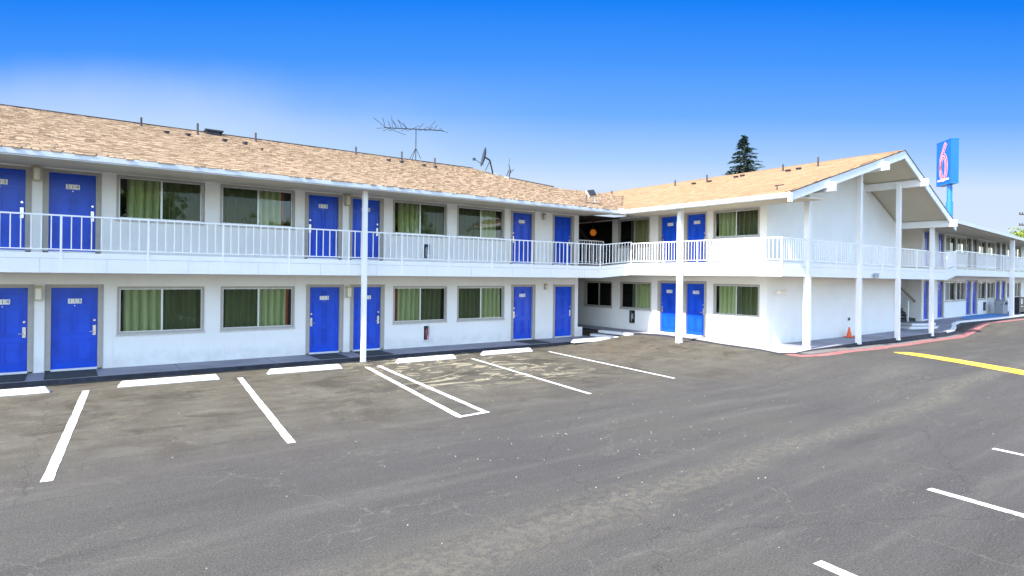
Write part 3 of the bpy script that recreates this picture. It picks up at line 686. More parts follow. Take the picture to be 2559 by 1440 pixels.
m.add([(26, 10.06, zr(26) - .14), (31.3, 10.06, zr(31.3) - .14), (31.3, 16, zr(31.3) - .14), (26, 16, zr(26) - .14)], [(0, 3, 2, 1)], 'soffit'); part('soffit', m, rf2)
for x, zz in ((20.15, zl(20.15)), (24.08, zl(24.08)), (27.66, zr(27.66)), (30.75, zr(30.75))):
    m = MB(); m.box(x - .09, x + .09, 9.78, 13.5 if x > 26 else 12.12, zz - .44, zz - .145, 'trimwhite'); part('roof_beam', m, rf2, bevel=.01)
for x, y, h in ((24.5, 14.1, .30), (24.5, 12.6, .38), (24.5, 19.8, .3), (24.9, 24.6, .2), (24.2, 17.7, .36)): vent(x, y, zl(x), h, rf2)
for x, y in ((24.0, 13.6), (24.2, 13.25), (24.0, 18.3), (24.1, 17.5), (24.4, 16.3), (24.6, 16.1)):
    m = MB(); z = zl(x); m.tube((x, y, z - .02), (x, y, z + .06), .09, 'pipe', 10); m.tube((x, y, z + .06), (x, y, z + .09), .12, 'pipe', 10); part('roof_vent', m, rf2)
m = MB(); m.tube((18.6, 10.9, 5.52), (18.6, 10.9, 5.72), .02, 'pipe'); m.tube((18.55, 10.95, 5.70), (18.75, 10.75, 5.74), .018, 'pipe'); part('wire_mast', m, rf2)
m = MB(); m.tube((17.75, 17.0, 5.27), (18.15, 17.12, 5.22), .05, 'white', 12); m.box(17.72, 17.84, 16.94, 17.12, 5.28, 5.4, 'white'); part('gutter_spout', m, rf2)

# ================================================================== WING 3 (far right)
A3 = rad(2.8)
W3 = empty('motel_building', (36, 13, 0), A3); tag(W3, 'far right wing of the white motel beyond the gable', 'motel wing', 'wings of the white motel')
F3 = WM[W3.name].copy()
l3 = lambda X: (X - 36) / math.cos(A3)
drs = [(.42, .72), (2.62, .86), (7.72, .86), (9.0, .86), (14.2, .86), (15.6, .86)]
wns = [(3.82, 5.62, 'L'), (5.80, 7.50, 'R'), (10.05, 11.75, 'L'), (12.05, 13.85, 'R'), (16.9, 18.7, 'L'), (19.0, 20.7, 'R')]
for lo in (True, False):
    hs = [(a - .11, a + w + .11, *((.56, 2.72) if lo else (3.4, 5.3))) for a, w in drs] + [(a + .02, b - .02, *((1.50, 2.6) if lo else (4.3, 5.2))) for a, b, _ in wns]
    m = MB(); wall_sheet(m, 0, 24, *((.4, 2.96) if lo else (3.36, 5.42)), hs, .15, 'wall'); part('wall', m, W3, F3)
m = MB(); m.box(0, .12, .0, 4, .4, 5.4, 'wall'); m.box(-4.95, .1, 3.3, 3.4, .3, 5.4, 'wall'); part('wall', m, W3, F3)
m = MB(); m.box(.3, 24, 1.0, 1.1, 0, 5.4, 'dark'); m.box(.2, 24, .2, 1.1, 2.98, 3.3, 'dark'); m.box(.2, 24, .2, 1.1, 5.36, 5.41, 'dark')
for x in (1.8, 3.7, 5.71, 7.6, 8.8, 9.95, 11.9, 14.0, 16.7, 18.85): m.box(x - .04, x + .04, .2, 1, 0, 5.3, 'dark')
part('room_interior', m, W3, F3)
for i, (a, w) in enumerate(drs):
    add_door(W3, F3, a, w, .58, 2.04); add_door(W3, F3, a, w, 3.42, 1.8, leaf='blue_shaded' if i in (2, 3, 4, 5) else None)
for i, (a, b, s) in enumerate(wns):
    add_window(W3, F3, a, b, 1.48, 2.62, s, bare=True, seed=60 + i); add_window(W3, F3, a, b, 4.28, 5.22, s, .02, seed=70 + i, cur='curtain2', darkcur=False)
m = MB(); m.prism([(0.1, -1.5), (24, -1.5), (24, 0), (0.1, 0)], 2.96, 3.37, 'soffit'); part('gallery_floor', m, W3, F3)
pt3 = lambda s, d: tuple((F3 @ Vector((s, d, 0))).xy)
deck_band(W3, [(36.1, 11.5), pt3(24, -1.52)], [2.92, 2.92], .475)
railing(W3, [(36.1, 11.52, 3.39), (*pt3(24, -1.5), 3.39)], [[.075, .15, .225, .3, .375, .45, .525, .6, .7, .8, .9]], .20, .81, .07, drop=.40, first=False)
for s in (10.45, 19): x, y = pt3(s, -1.6); m = MB(); m.box(x - .12, x + .12, y - .1, y + .1, .5, 5.35, 'trimwhite'); part('column', m, W3, bevel=.01)
m = MB(); ev = [(31.3, 10.35), (47.5, 11.75), (60.5, 12.6), (60.5, 24), (31.3, 24)]
m.prism(ev, [5.36, 5.24, 5.2, 6.9, 6.9], [5.48, 5.36, 5.32, 7.2, 7.2], 'shake2', 'trimwhite'); rf3 = part('roof', m, W3)
m = MB(); m.prism([(31.3, 10.45), (47.5, 11.85), (60.5, 12.7), (60.5, 14.7), (31.3, 13.2)], [5.30, 5.18, 5.14, 5.3, 5.36], [5.35, 5.23, 5.19, 5.4, 5.42], 'soffit'); part('soffit', m, rf3)
m = MB()
for a, b, za, zb in ((ev[0], ev[1], 5.42, 5.30), (ev[1], ev[2], 5.30, 5.26)): m.beam((*a, za), (*b, zb), .05, .17, 'trimwhite')
part('fascia', m, rf3); vent(45.6, 13.0, 5.6, .3, rf3, .05)

# ------------------------------------------------------------------ staircase in the alcove
st = empty('staircase', (36.8, 14.4, .35)); tag(st, 'dark open staircase with brown handrail in the alcove behind the gable', 'staircase')
hr = MB(); hr.beam((33.9, 13.2, 2.35), (35.75, 13.2, 1.55), .05, .10, 'handrail'); part('handrail', hr, st)
tr = MB()
for i in range(6): tr.box(33.6 + i * .3, 34.0 + i * .3, 13.3, 14.4, 1.55 - i * .19, 1.60 - i * .19, 'black')
tr.beam((33.5, 13.3, 1.5), (35.3, 13.3, .62), .05, .2, 'black'); tr.box(34.1, 35.85, 13.2, 14.2, .50, .68, 'black'); part('tread', tr, st)
nw = MB(); nw.box(34.72, 34.80, 13.12, 13.19, .5, 1.62, 'white'); part('newel_post', nw, st)

# ------------------------------------------------------------------ small things on the buildings
def wall_lamp(x, y, z, label, facing=0, jar=False, grp='wall lamps between the doors'):
    r = empty('wall_lamp', (x, y, z), facing); mw = WM[r.name]; tag(r, label, 'wall lamp', grp)
    m = MB(); m.box(-.05, .05, -.02, 0, -.10, .16, 'lampbeige'); m.box(-.02, .02, -.10, 0, .09, .13, 'lampbeige'); part('bracket', m, r, mw)
    if jar:
        m = MB(); m.lathe([(.001, .11), (.055, .10), (.06, .0), (.045, -.08), (.001, -.09)], (0, -.10, 0), 'lampglass', 14); part('shade', m, r, mw)
        m = MB(); m.tube((0, -.1, .1), (0, -.1, .15), .075, 'lampbeige', 14, .03); part('cap', m, r, mw)
    else:
        m = MB(); m.box(-.085, .085, -.19, -.02, .12, .16, 'lampbeige'); m.box(-.07, .07, -.17, -.03, .16, .19, 'lampbeige'); part('cap', m, r, mw)
        m = MB(); m.box(-.065, .065, -.16, -.035, -.16, .12, 'lampglass'); part('shade', m, r, mw)
        m = MB()
        for a in (-.07, .07):
            for b in (-.165, -.03): m.box(a - .008, a + .008, b - .008, b + .008, -.17, .12, 'lampbeige')
        m.box(-.075, .075, -.17, -.025, -.19, -.165, 'lampbeige'); part('cage', m, r, mw)
    return r
wall_lamp(-.60, 19.3, 2.10, 'beige lantern wall lamp between doors 114 and 113')
wall_lamp(7.40, 19.3, 2.08, 'beige lantern wall lamp just left of the white column, lower floor')
wall_lamp(15.75, 19.3, 2.20, 'small jar wall lamp between door 110 and the unnumbered door', jar=True)
wall_lamp(-.66, 19.3, 5.08, 'beige lantern wall lamp on the upper floor between doors 215 and 214')
wall_lamp(7.33, 19.3, 5.08, 'small dark topped wall lamp on the upper floor left of the white column')
wall_lamp(15.62, 19.3, 5.06, 'small jar wall lamp on the upper floor near the dark passage', jar=True)
r = empty('flood_lamp', (20.78, 12.12, 2.2)); tag(r, 'twin headed security lamp on the lower gable wall left of the first post', 'security lamp'); mw = WM[r.name]
m = MB(); m.tube((0, -.05, 0), (0, 0, 0), .08, 'white', 12); part('bracket', m, r, mw)
for sx in (-1, 1):
    m = MB(); m.tube((sx * .05, -.07, .01), (sx * .22, -.20, -.03), .035, 'lampglass', 12, .085); part('lamp_head', m, r, mw)
r = empty('ceiling_lamp', (33.0, 12.0, 5.2)); tag(r, 'dark bowl ceiling lamp under the eave above the last gable post', 'ceiling lamp'); mw = WM[r.name]
m = MB(); m.lathe([(.001, .16), (.2, .15), (.26, .05), (.2, -.02), (.001, -.05)], (0, 0, 0), 'grey'); part('shade', m, r, mw)
m = MB(); m.tube((0, 0, .14), (0, 0, .22), .1, 'antenna', 12); part('bracket', m, r, mw)

def exting(mw, label, red, side='white'):
    r = empty('extinguisher_cabinet', (0, 0, 0)); r.matrix_basis = mw; WM[r.name] = mw; tag(r, label, 'extinguisher cabinet', 'fire extinguisher cabinets')
    m = MB(); m.box(-.125, .125, -.012, 0, -.27, .27, 'white'); m.box(-.10, .10, -.014, -.010, -.25, .25, 'ink')
    part('cabinet', m, r, mw)
    m = MB(); c = 'grey'
    m.lathe([(.001, -.22), (.05, -.22), (.055, .06), (.03, .12), (.02, .16), (.001, .165)], (.01, -.055, 0), 'redext' if red else c, 14); m.box(-.04, .045, -.075, -.045, .15, .185, 'ink'); part('extinguisher', m, r, mw)
    m = MB()
    for a in (-1, 1): m.box(a * .118 - .006, a * .118 + .006, -.10, -.01, -.26, .26, side)
    m.box(-.125, .125, -.10, -.01, .25, .27, side); m.box(-.125, .125, -.10, -.01, -.27, -.25, side); m.box(.02, .10, -.104, -.10, -.24, -.10, 'signpink' if red else side); part('door', m, r, mw)
exting(T((10.28, 19.3, .60)), 'fire extinguisher cabinet with a red label low on the ground floor wall under a window', True)
exting(T((10.25, 19.3, 3.50)), 'fire extinguisher cabinet behind the left wing upper railing', False)
exting(F2 @ T((sy(18.42), 0, .93)), 'narrow dark extinguisher cabinet low on the wall beside the two steps', False, 'ink')
exting(F2 @ T((sy(18.42), 0, 3.78)), 'dark extinguisher cabinet upstairs where the railings meet', False, 'ink')
exting(F3 @ T((11.3, 0, 1.05)), 'thin dark extinguisher cabinet on the far right wing beside the grey bin', False, 'ink')

# roof antenna
r = empty('tv_antenna', (12.87, 25.3, 7.9)); tag(r, 'wide old television antenna on a tripod mast on the left roof ridge', 'antenna')
ax, ay = 12.87, 25.3
m = MB(); m.tube((ax, ay, 7.85), (ax, ay, 9.40), .022, 'antenna'); part('mast', m, r)
for q in ((12.53, 25.3, 7.9), (13.08, 25.2, 8.0), (12.9, 25.9, 7.8)):
    m = MB(); m.tube((ax, ay, 8.5), q, .014, 'antenna', 6); part('leg', m, r)
m = MB(); m.tube((11.3, ay, 9.20), (14.3, ay, 9.52), .022, 'antenna', 6); part('boom', m, r)
zb = lambda x: 9.20 + (x - 11.3) * .107
el = []
for i in range(11):
    x = 11.35 + i * .27; Ln = 1.25 - .085 * i
    for s in (-1, 1): el.append(((x, ay, zb(x)), (x + s * .02 - .55 * (Ln > .9 and s < 0), ay + s * Ln * .8, zb(x) + (.04 if i % 3 else .16))))
el += [((11.4, ay, 9.2), (10.62, 24.9, 9.45)), ((11.7, ay, 9.24), (11.68, 25.4, 9.83)), ((12.0, ay, 9.28), (11.75, 25.5, 9.68)), ((12.4, ay, 9.33), (11.85, 25.1, 9.60)), ((13.5, ay, 9.45), (13.92, 25.4, 9.93)), ((14.1, ay, 9.5), (14.5, 25.2, 9.44)), ((11.5, ay, 9.2), (12.2, 25.0, 8.95))]
for a, b in el: m = MB(); m.tube(a, b, .011, 'antenna', 5); part('element', m, r)
# satellite dish seen edge-on
r = empty('satellite_dish', (16.45, 24.0, 7.5)); tag(r, 'dark satellite dish seen edge-on at the end of the left roof ridge', 'satellite dish')
m = MB(); c = Vector((15.84, 24.0, 8.24)); vw = Vector((15.84, 24.0, 5.4)).normalized(); up = Vector((.20, -.13, .97)).normalized(); nr = up.cross(vw).normalized(); nr = (nr * .985 + vw * -.12).normalized(); nr = -nr if nr.x > 0 else nr; sd = up.cross(nr).normalized(); up = nr.cross(sd)
vs = []; n = 20
for k in range(5):
    for i in range(n):
        t = 2 * math.pi * i / n; rr = .46 * k / 4; vs.append(c + (up * math.cos(t) + sd * math.sin(t)) * rr + nr * (.10 * (k / 4) ** 2))
fs = [(k * n + i, k * n + (i + 1) % n, (k + 1) * n + (i + 1) % n, (k + 1) * n + i) for k in range(4) for i in range(n)]
m.add(vs, fs, 'antenna', smooth=True); m.add([v - nr * .02 for v in vs], [f[::-1] for f in fs], 'antenna', smooth=True); part('reflector', m, r)
m = MB(); m.tube(c - nr * .03, (16.15, 24.05, 8.15), .04, 'antenna'); m.tube((16.15, 24.05, 8.15), (16.4, 24.1, 7.45), .035, 'antenna'); m.tube((16.15, 24.05, 8.1), (15.8, 23.9, 7.6), .015, 'antenna'); part('mount', m, r)
m = MB(); m.tube((15.7, 23.9, 7.85), (15.1, 23.75, 8.03), .014, 'antenna'); m.box(15.02, 15.12, 23.7, 23.8, 7.97, 8.08, 'antenna'); part('feed_arm', m, r)
m = MB(); m.box(16.35, 16.5, 23.95, 24.15, 7.42, 7.56, 'white'); part('foot', m, r)
r = empty('satellite_dish', (16.5, 23.0, 7.1)); tag(r, 'small bare dish mount with thin crooked arms on the sloping left roof edge', 'dish mount')
m = MB(); m.tube((16.5, 23.0, 7.15), (16.62, 23.0, 7.62), .03, 'antenna'); m.tube((16.37, 23.0, 7.25), (16.56, 23.0, 7.66), .025, 'antenna'); part('mount', m, r)
m = MB(); m.tube((16.56, 23, 7.66), (16.52, 23, 7.85), .02, 'antenna'); m.tube((16.52, 23, 7.85), (16.55, 23, 8.12), .011, 'antenna'); m.tube((16.6, 23, 7.45), (16.80, 23, 7.66), .014, 'antenna'); part('feed_arm', m, r)
m = MB(); m.box(16.34, 16.48, 22.95, 23.1, 7.12, 7.25, 'white'); part('foot', m, r)
m = MB(); m.prism([(16.55, 22.98), (18.2, 21.72), (18.3, 21.86), (16.7, 23.1)], [z1f(16.55, 22.98) - .02, z1f(18.2, 21.72) - .02, z1f(18.3, 21.86) - .02, z1f(16.7, 23.1) - .02], [z1f(16.55, 22.98) + .05, z1f(18.2, 21.72) + .05, z1f(18.3, 21.86) + .05, z1f(16.7, 23.1) + .05], 'pipe')
part('edge_flashing', m, rf1)
# flood light on the eave
r = empty('flood_light', (16.9, 17.9, 5.6)); tag(r, 'tilted white flood light standing on the roof edge where the two wings meet', 'flood light')
m = MB(); Tm = T((16.98, 17.95, 6.02)) @ Matrix.Rotation(rad(-28), 4, 'X') @ Matrix.Rotation(rad(-12), 4, 'Y')
m.box(-.22, .22, -.05, .05, -.15, .15, 'lampbeige', Tm); m.box(-.20, .20, -.075, -.055, -.13, .13, 'antenna', Tm); part('lamp_head', m, r)
m = MB(); m.tube((16.66, 17.9, 5.6), (16.78, 17.95, 6.0), .022, 'antenna'); m.tube((17.16, 17.9, 5.62), (17.2, 17.95, 5.98), .02, 'white'); m.tube((16.66, 17.9, 5.62), (17.16, 17.9, 5.64), .02, 'antenna'); part('bracket', m, r)
# small fittings on the gable wall
m = MB(); m.box(30.42, 30.95, 12.07, 12.118, 1.5, 2.12, 'wall'); m.box(30.46, 30.91, 12.055, 12.07, 1.54, 2.08, 'wall'); m.box(30.88, 30.90, 12.04, 12.06, 1.78, 1.84, 'steel')
part('utility_panel', m, W2)
m = MB(); m.tube((26.15, 12.06, 1.03), (26.15, 12.118, 1.03), .065, 'ink', 14); m.tube((26.15, 12.09, 1.03), (26.15, 12.12, 1.03), .10, 'white', 14)
tag(part('pipe_outlet', m), 'small round black pipe outlet low on the gable wall above the cone', 'pipe outlet')
m = MB(); m.box(25.2, 25.58, 10.70, 10.735, 2.76, 2.93, 'grey'); tag(part('vent_cover', m), 'small grey vent cover on the gallery fascia between the gable posts', 'vent cover')

# ------------------------------------------------------------------ things on the ground
def wheel_stop(x, y, L, rz, label):
    hw = .115; h = .125; t = .07; m = MB(); a = L / 2
    m.add([(-a, -hw, 0), (a, -hw, 0), (a, hw, 0), (-a, hw, 0), (-a + .09, -hw + t * .75, h), (a - .09, -hw + t * .75, h), (a - .09, hw - t * .75, h), (-a + .09, hw - t * .75, h)],
          [(0, 3, 2, 1), (4, 5, 6, 7), (0, 1, 5, 4), (1, 2, 6, 5), (2, 3, 7, 6), (3, 0, 4, 7)], 'stop')
    mw = T((x, y, gz(x, y) + .002)) @ Matrix.Rotation(rz, 4, 'Z'); o = part('wheel_stop', m, None, mw, bevel=.014)
    for s in (-1, 1): k = MB(); k.tube((s * L * .36, 0, h), (s * L * .36, 0, h + .008), .018, 'steel', 8); part('anchor_bolt', k, o, mw)
    tag(o, label, 'wheel stop', 'white concrete wheel stops along the walkway')
for x, y, L, rz, lb in ((-1.42, 16.78, 2.25, -.02, 'white wheel stop cut by the left picture edge, in front of door 114'),
                        (2.01, 16.63, 2.15, -.03, 'long white wheel stop in front of the leftmost full window pair'),
                        (5.25, 16.70, 2.0, -.03, 'white wheel stop in front of door 112, left of the column'),
                        (9.0, 16.78, 2.05, 0, 'white wheel stop just right of the double painted line and column'),
                        (12.2, 16.95, 2.1, 0, 'white wheel stop in front of the window left of door 110'),
                        (16.55, 17.35, 2.0, .0, 'rightmost white wheel stop, before the passage steps')):
    wheel_stop(x, y, L, rz, lb)
for x0, x1, y0, y1, lb in ((-1.8, -.8, 18.0, 19.15, 'dark door mat at door 114, cut by the left picture edge'), (-.45, .6, 17.98, 19.15, 'large dark door mat in front of door 113'), (6.1, 6.98, 18.0, 19.1, 'dark green door mat in front of door 112'),
                           (7.55, 8.45, 18.0, 19.1, 'dark door mat behind the column at door 111'), (14.1, 15.05, 18.05, 19.1, 'dark door mat in front of door 110')):
    m = MB(); m.box(x0, x1, y0, y1, .10, .118, 'mat'); m.box(x0 + .04, x1 - .04, y0 + .04, y1 - .04, .118, .124, 'mat')
    tag(part('door_mat', m, bevel=.004), lb, 'door mat', 'door mats on the walkway')
r = empty('traffic_cone', (25.75, 11.88, .32)); mw = WM[r.name]; tag(r, 'orange traffic cone standing on the walkway against the gable wall', 'traffic cone')
m = MB(); m.box(-.16, .16, -.16, .16, 0, .03, 'orange'); part('base', m, r, mw, bevel=.01)
m = MB(); m.lathe([(.105, .03), (.10, .05), (.024, .40), (.02, .41), (.001, .41)], (0, 0, 0), 'orange', 18); part('cone', m, r, mw)
# bin and black box sign at the far right
r = empty('trash_bin', (48.4, 12.95, .57)); mw = WM[r.name]; tag(r, 'grey bin with a rounded top against the far right wing', 'trash bin')
m = MB(); m.box(-.42, .42, -.25, .25, 0, .62, 'grey'); part('body', m, r, mw, bevel=.02)
m = MB(); n = 14; vs = [(-.44 * math.cos(math.pi * i / n), d, .62 + .30 * math.sin(math.pi * i / n)) for d in (-.27, .27) for i in range(n + 1)]
m.add(vs, [(i, i + 1, n + 2 + i, n + 1 + i) for i in range(n)] + [list(range(n + 1))[::-1], list(range(n + 1, 2 * n + 2))], 'grey'); m.box(-.2, .2, -.285, -.268, .60, .76, 'ink'); part('lid', m, r, mw)
r = empty('sign_board', (49.6, 12.35, .57), .05); mw = WM[r.name]; tag(r, 'black box sign with a white round emblem at the right picture edge', 'sign')
m = MB(); m.box(-.55, 1.2, -.15, .15, .12, 1.08, 'ink'); part('panel', m, r, mw, bevel=.01)
m = MB(); m.lathe([(.001, 0)] + [(.001, 0)], (0, 0, 0), 'white', 3); n = 24
def ringm(m, cx, cz, ro, ri, sxk, y, mat):
    vs = []; n = 24
    for i in range(n):
        t = 2 * math.pi * i / n
        for q in (ro, ri): vs.append((cx + q * math.cos(t) * sxk, y, cz + q * math.sin(t)))
    m.add(vs, [(2 * i, 2 * ((i + 1) % n), 2 * ((i + 1) % n) + 1, 2 * i + 1) for i in range(n)], mat)
m = MB(); ringm(m, .08, .80, .17, .105, 1.4, -.154, 'white'); m.box(-.04, .18, -.156, -.152, .76, .80, 'white'); m.box(-.02, .02, -.156, -.152, .73, .86, 'white'); m.box(-.16, .38, -.156, -.152, .47, .505, 'white'); part('emblem', m, r, mw)
m = MB()
for s in (-.45, 1.1): m.box(s - .04, s + .04, -.12, .12, 0, .12, 'antenna')
part('foot', m, r, mw)
# pebbles / grit
m = MB()
for i in range(230):
    x, y = (R.uniform(1, 20), R.uniform(2.5, 16)) if i % 3 else (R.gauss(7.5, 2.2), R.gauss(7.2, 1.0))
    s = R.uniform(.005, .013); z = gz(x, y) + .004; a = R.uniform(0, 6)
    q = [(x + s * math.cos(a + k * 2.1) * R.uniform(.6, 1.2), y + s * math.sin(a + k * 2.1), z) for k in range(3)] + [(x, y, z + s * .8)]
    m.add(q, [(0, 1, 3), (1, 2, 3), (2, 0, 3)], 'conclight')
tag(part('grit', m), 'pale grit and small stones scattered over the asphalt', 'grit', kind='stuff')

# ------------------------------------------------------------------ pole sign
from mathutils import Quaternion
fwd = Vector((math.sin(rad(36.24)), math.cos(rad(36.24)), 0)); rgt = Vector((math.cos(rad(36.24)), -math.sin(rad(36.24)), 0))
def at(px_, py_, t):
    f, r_, cx, cy = 1517., .0118, 1283.2, 687.7
    RR = rgt * math.cos(r_) + Vector((0, 0, 1)) * math.sin(r_); UU = Vector((0, 0, 1)) * math.cos(r_) - rgt * math.sin(r_)
    return (fwd + RR * (px_ - cx) / f - UU * (py_ - cy) / f) * t + Vector((0, 0, 2.69))
t0 = 42
c = at(2372, 410, t0); hS = 2.9; z0, z1 = at(2372, 460, t0).z, at(2372, 352, t0).z
los = Vector((c.x, c.y, 0)).normalized(); lat = Vector((los.y, -los.x, 0))
u = (lat * .46 - los * .888).normalized()                         # along the lettered face, rightwards and nearer
vdir = (lat * .888 + los * .46).normalized()                      # along the side face, rightwards and away
wf, ws = 1.78, .50
corner = at(2376, 410, t0 - .6); corner.z = 0
r = empty('pole_sign', (c.x, c.y, .3)); tag(r, 'tall blue roadside sign with a pink outlined figure six on a blue pole', 'roadside sign')
Ms = Matrix((( u.x, vdir.x, 0, corner.x), (u.y, vdir.y, 0, corner.y), (0, 0, 1, z0), (0, 0, 0, 1)))   # x: -wf..0 across the face, y: depth
H_ = z1 - z0
m = MB(); m.box(-wf, 0, 0, ws, 0, H_, 'signblue'); m.box(-wf - .02, .02, -.02, ws + .02, -.04, .0, 'poleblue'); m.box(-wf - .02, .02, -.02, ws + .02, H_, H_ + .04, 'poleblue'); part('cabinet', m, r, Ms)
def stroke(m, pts, w, y, mat):
    P = [Vector(p) for p in pts]; vs = []
    for i, p in enumerate(P):
        d = (P[min(i + 1, len(P) - 1)] - P[max(i - 1, 0)]).normalized(); nn = Vector((-d.y, d.x)) * w / 2; vs += [(p.x + nn.x, y, p.y + nn.y), (p.x - nn.x, y, p.y - nn.y)]
    m.add(vs, [(2 * i, 2 * i + 1, 2 * i + 3, 2 * i + 2) for i in range(len(P) - 1)], mat)
cx_ = -wf * .50; cz = H_ * .47
def six(k):
    q = []; a, b = .36 * k + .0, .82 * k
    q += [(cx_ + .30, H_ * .95), (cx_ + .12, H_ * .86), (cx_ - .08, H_ * .74), (cx_ - .30, H_ * .60)]
    for i in range(0, 33):
        t = math.pi * (.93 + 2 * i / 30); q.append((cx_ + a * math.cos(t), cz - .22 + b * math.sin(t)))
    return q
m = MB(); stroke(m, six(1.0), .36, -.012, 'signpink'); stroke(m, six(1.0), .26, -.018, 'signred'); stroke(m, six(1.0), .08, -.024, 'signpink'); part('numeral', m, r, Ms)
m = MB(); m.box(-wf + .18, -.20, -.02, -.012, H_ * .085, H_ * .125, 'white')
for i in range(8): m.box(-wf + .2 + i * .175, -wf + .31 + i * .175, -.026, -.02, H_ * .085, H_ * .125, 'signpink')
part('lettering', m, r, Ms)
m = MB(); pc = at(2373, 500, t0); 
m.tube((pc.x, pc.y, .2), (pc.x, pc.y, z0 + .02), .165, 'poleblue', 18); m.tube((pc.x, pc.y, .2), (pc.x, pc.y, at(2373, 505, t0).z), .215, 'poleblue', 18); part('pole', m, r)

# ------------------------------------------------------------------ utility pole at the right edge
q = at(2563, 600, 60)
r = empty('utility_pole', (q.x, q.y, .3)); tag(r, 'dark utility pole with short cross arms cut by the right edge', 'utility pole')
m = MB(); m.tube((q.x, q.y, 0), (q.x, q.y, at(2563, 515, 60).z), .17, 'bark', 10, .12); part('pole', m, r)
for py in (536, 563):
    zz = at(2556, py, 60).z; m = MB(); m.beam(Vector((q.x, q.y, zz)) - rgt * .65, Vector((q.x, q.y, zz)) + rgt * .9, .1, .12, 'bark')
    for s in (-.6, -.35): p_ = Vector((q.x, q.y, zz)) + rgt * s; m.tube(p_, p_ + Vector((0, 0, .2)), .05, 'antenna')
    part('cross_arm', m, r)

# ------------------------------------------------------------------ trees
def conifer(base, top, rbot, zlow, seed):
    r = random.Random(seed); H = top - base.z
    t = empty('conifer_tree', base); m = MB(); m.tube(base, base + Vector((0, 0, H * .97)), .28, 'bark', 10, .03); part('trunk', m, t)
    m = MB(); z = zlow
    while z < top - .15:
        k = (top - z) / (top - zlow); n = max(4, int(7 * k + 3)); L0 = rbot * (k ** .85) + .08
        for i in range(n):
            az = r.uniform(0, 6.283); L = L0 * r.uniform(.55, 1.12) * (1.15 if r.random() < .12 else 1); dz = r.uniform(-.30, .02) * L + .04
            d = Vector((math.cos(az), math.sin(az), 0)); b0 = Vector((base.x, base.y, z + r.uniform(-.1, .1)))
            m.tube(b0, b0 + d * L * .9 + Vector((0, 0, dz * .9)), .03, 'bark', 4, .008)
            ns = int(11 + 26 * L)
            for j in range(ns):
                s = r.uniform(.12, 1.0); c = b0 + d * L * s + Vector((0, 0, dz * s + .06 * math.sin(s * 3)))
                w = Vector((-d.y, d.x, 0)) * r.uniform(-1, 1) * .34 * L * (1.05 - s) + Vector((0, 0, r.uniform(-.14, .05)))
                e = (d * r.uniform(.4, 1) + w * .9 + Vector((0, 0, r.uniform(-.35, .15)))).normalized(); q = c + w * .6; sd = e.cross(Vector((r.uniform(-.4, .4), r.uniform(-.4, .4), 1))).normalized() * .055; le = r.uniform(.18, .34)
                m.add([q - sd, q + sd, q + e * le], [(0, 1, 2)], 'needle', rnd=max(0, min(1, r.gauss(.35, .28))))
        z += .21 * (.45 + .6 * k)
    m.tube((base.x, base.y, top - .6), (base.x, base.y, top), .035, 'bark', 5, .01)
    part('crown', m, t, rnd=True); return t
b = at(1859, 430, 66); tp = at(1859, 336, 66).z
t = conifer(Vector((b.x, b.y, 0)), tp, 4.3, b.z - 5.5, 11); tag(t, 'dark conifer poking up behind the tan roof ridge of the cross wing', 'conifer')
def broadleaf(base, h, rad_, seed, n=5200, label=''):
    r = random.Random(seed); t = empty('broadleaf_tree', base); m = MB()
    m.tube(base, base + Vector((0, 0, h * .5)), .3, 'bark', 9, .18); cl = []
    for i in range(16):
        d = Vector((r.gauss(0, 1), r.gauss(0, 1), r.gauss(0, .7))).normalized(); c = base + Vector((0, 0, h * .68)) + Vector((d.x * rad_ * .7, d.y * rad_ * .7, d.z * h * .27)); cl.append((c, r.uniform(.5, .95) * rad_ * .55))
        m.tube(base + Vector((0, 0, h * .42)), c, .09, 'bark', 5, .03)
    part('trunk', m, t); m = MB()
    for i in range(n):
        c, s = r.choice(cl); p_ = c + Vector((r.gauss(0, .5), r.gauss(0, .5), r.gauss(0, .42))) * s
        a = Vector((r.gauss(0, 1), r.gauss(0, 1), r.gauss(0, 1))).normalized(); b_ = a.cross(Vector((r.gauss(0, 1), r.gauss(0, 1), r.gauss(0, 1)))).normalized(); k = r.uniform(.10, .2) * (2 if n < 3000 else 1)
        m.add([p_ - a * k, p_ + b_ * k * .55, p_ + a * k, p_ - b_ * k * .55], [(0, 1, 2, 3)], 'leaf', rnd=max(0, min(1, r.gauss(.6, .25))))
    part('crown', m, t, rnd=True); tag(t, label, 'tree')
b = at(2566, 600, 75); broadleaf(Vector((b.x, b.y, .3)), 8.2, 3.2, 5, label='yellow green tree above the far wing at the right edge')

for i, (x, y, h, lb) in enumerate(((-26, -9, 11, 'tall unseen tree left of the lot, added for the windows to reflect'), (-12, -24, 9, 'round unseen tree added across the lot for reflections, second from the left'), (4, -27, 12, 'tallest unseen tree added across the lot for reflections'),
                                  (17, -23, 8.5, 'low unseen tree added across the lot for reflections'), (30, -26, 11, 'broad unseen tree added across the lot for reflections'), (47, -20, 10, 'unseen tree added across the lot for reflections, nearest the sign'))):
    broadleaf(Vector((x, y, 0)), h, 4.2, 30 + i, n=2600, label=lb)  # unseen trees added behind the camera for the windows to reflect

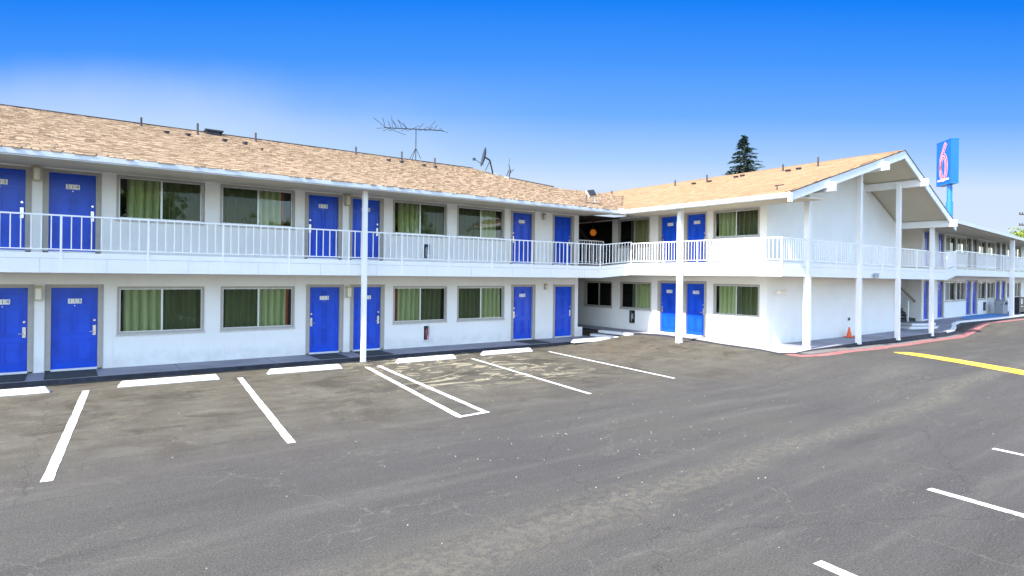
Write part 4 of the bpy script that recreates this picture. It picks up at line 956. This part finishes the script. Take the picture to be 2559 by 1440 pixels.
# ------------------------------------------------------------------ light, sky, camera
sun_dir = Vector((-1.03, -.115, 1.0)).normalized()
sl = bpy.data.lights.new('Sun', 'SUN'); sl.energy = 3.0; sl.angle = rad(.5); sl.color = (1, .955, .88)
so = bpy.data.objects.new('sun', sl); COL.objects.link(so); so.rotation_euler = sun_dir.to_track_quat('Z', 'Y').to_euler(); so.location = (0, 0, 40)
w = bpy.data.worlds.new('World'); SC.world = w; w.use_nodes = True; nt = w.node_tree; bg = nt.nodes['Background']
sk = N(nt, 'ShaderNodeTexSky', sky_type='NISHITA'); sk.sun_disc = False
sk.sun_elevation = math.asin(sun_dir.z); sk.sun_rotation = math.atan2(sun_dir.x, sun_dir.y)
sk.air_density = 1.0; sk.dust_density = .6; sk.ozone_density = 2.0; sk.altitude = 100
hs = N(nt, 'ShaderNodeHueSaturation'); hs.inputs['Saturation'].default_value = .95; lk(nt, sk.outputs[0], hs.inputs['Color'])

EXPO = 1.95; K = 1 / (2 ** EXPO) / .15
tc = N(nt, 'ShaderNodeTexCoord'); D = tc.outputs['Generated']
def dot(v):
    n = N(nt, 'ShaderNodeVectorMath', operation='DOT_PRODUCT'); lk(nt, D, n.inputs[0]); n.inputs[1].default_value = v; return n.outputs['Value']
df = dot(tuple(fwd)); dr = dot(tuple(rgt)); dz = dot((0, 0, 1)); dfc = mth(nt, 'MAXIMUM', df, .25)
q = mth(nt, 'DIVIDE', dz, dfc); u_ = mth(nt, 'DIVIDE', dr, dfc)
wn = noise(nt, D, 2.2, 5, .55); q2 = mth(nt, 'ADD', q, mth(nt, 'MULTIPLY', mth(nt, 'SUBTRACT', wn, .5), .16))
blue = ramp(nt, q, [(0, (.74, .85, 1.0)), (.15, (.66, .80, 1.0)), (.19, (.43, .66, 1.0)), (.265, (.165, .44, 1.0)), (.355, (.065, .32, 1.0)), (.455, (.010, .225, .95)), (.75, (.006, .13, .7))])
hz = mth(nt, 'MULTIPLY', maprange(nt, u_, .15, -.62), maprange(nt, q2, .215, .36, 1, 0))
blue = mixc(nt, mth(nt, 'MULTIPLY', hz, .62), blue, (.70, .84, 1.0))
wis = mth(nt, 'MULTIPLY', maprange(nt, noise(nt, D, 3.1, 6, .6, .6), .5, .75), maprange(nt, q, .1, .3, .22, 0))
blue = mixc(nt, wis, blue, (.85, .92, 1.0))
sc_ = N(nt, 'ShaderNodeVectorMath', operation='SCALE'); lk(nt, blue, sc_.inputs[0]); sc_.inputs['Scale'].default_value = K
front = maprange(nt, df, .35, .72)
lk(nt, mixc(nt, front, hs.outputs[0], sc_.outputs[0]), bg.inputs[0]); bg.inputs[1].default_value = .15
cam = bpy.data.cameras.new('Camera'); co = bpy.data.objects.new('Camera', cam); COL.objects.link(co); SC.camera = co
cam.sensor_width = 36; cam.lens = 1517. / 2559 * 36; cam.shift_x = -(1283.2 - 1279.5) / 2559; cam.shift_y = (687.7 - 720) / 2559; cam.clip_end = 3000; cam.clip_start = .1
rr = .0118
RR = rgt * math.cos(rr) + Vector((0, 0, 1)) * math.sin(rr); UU = Vector((0, 0, 1)) * math.cos(rr) - rgt * math.sin(rr)
co.matrix_world = Matrix(((RR.x, UU.x, -fwd.x, 0), (RR.y, UU.y, -fwd.y, 0), (RR.z, UU.z, -fwd.z, 2.69), (0, 0, 0, 1)))
SC.view_settings.view_transform = 'Standard'; SC.view_settings.look = 'None'; SC.view_settings.exposure = EXPO; SC.view_settings.gamma = 1
SC.cycles.max_bounces = 8; SC.cycles.transparent_max_bounces = 12
SC.render.engine = 'CYCLES'
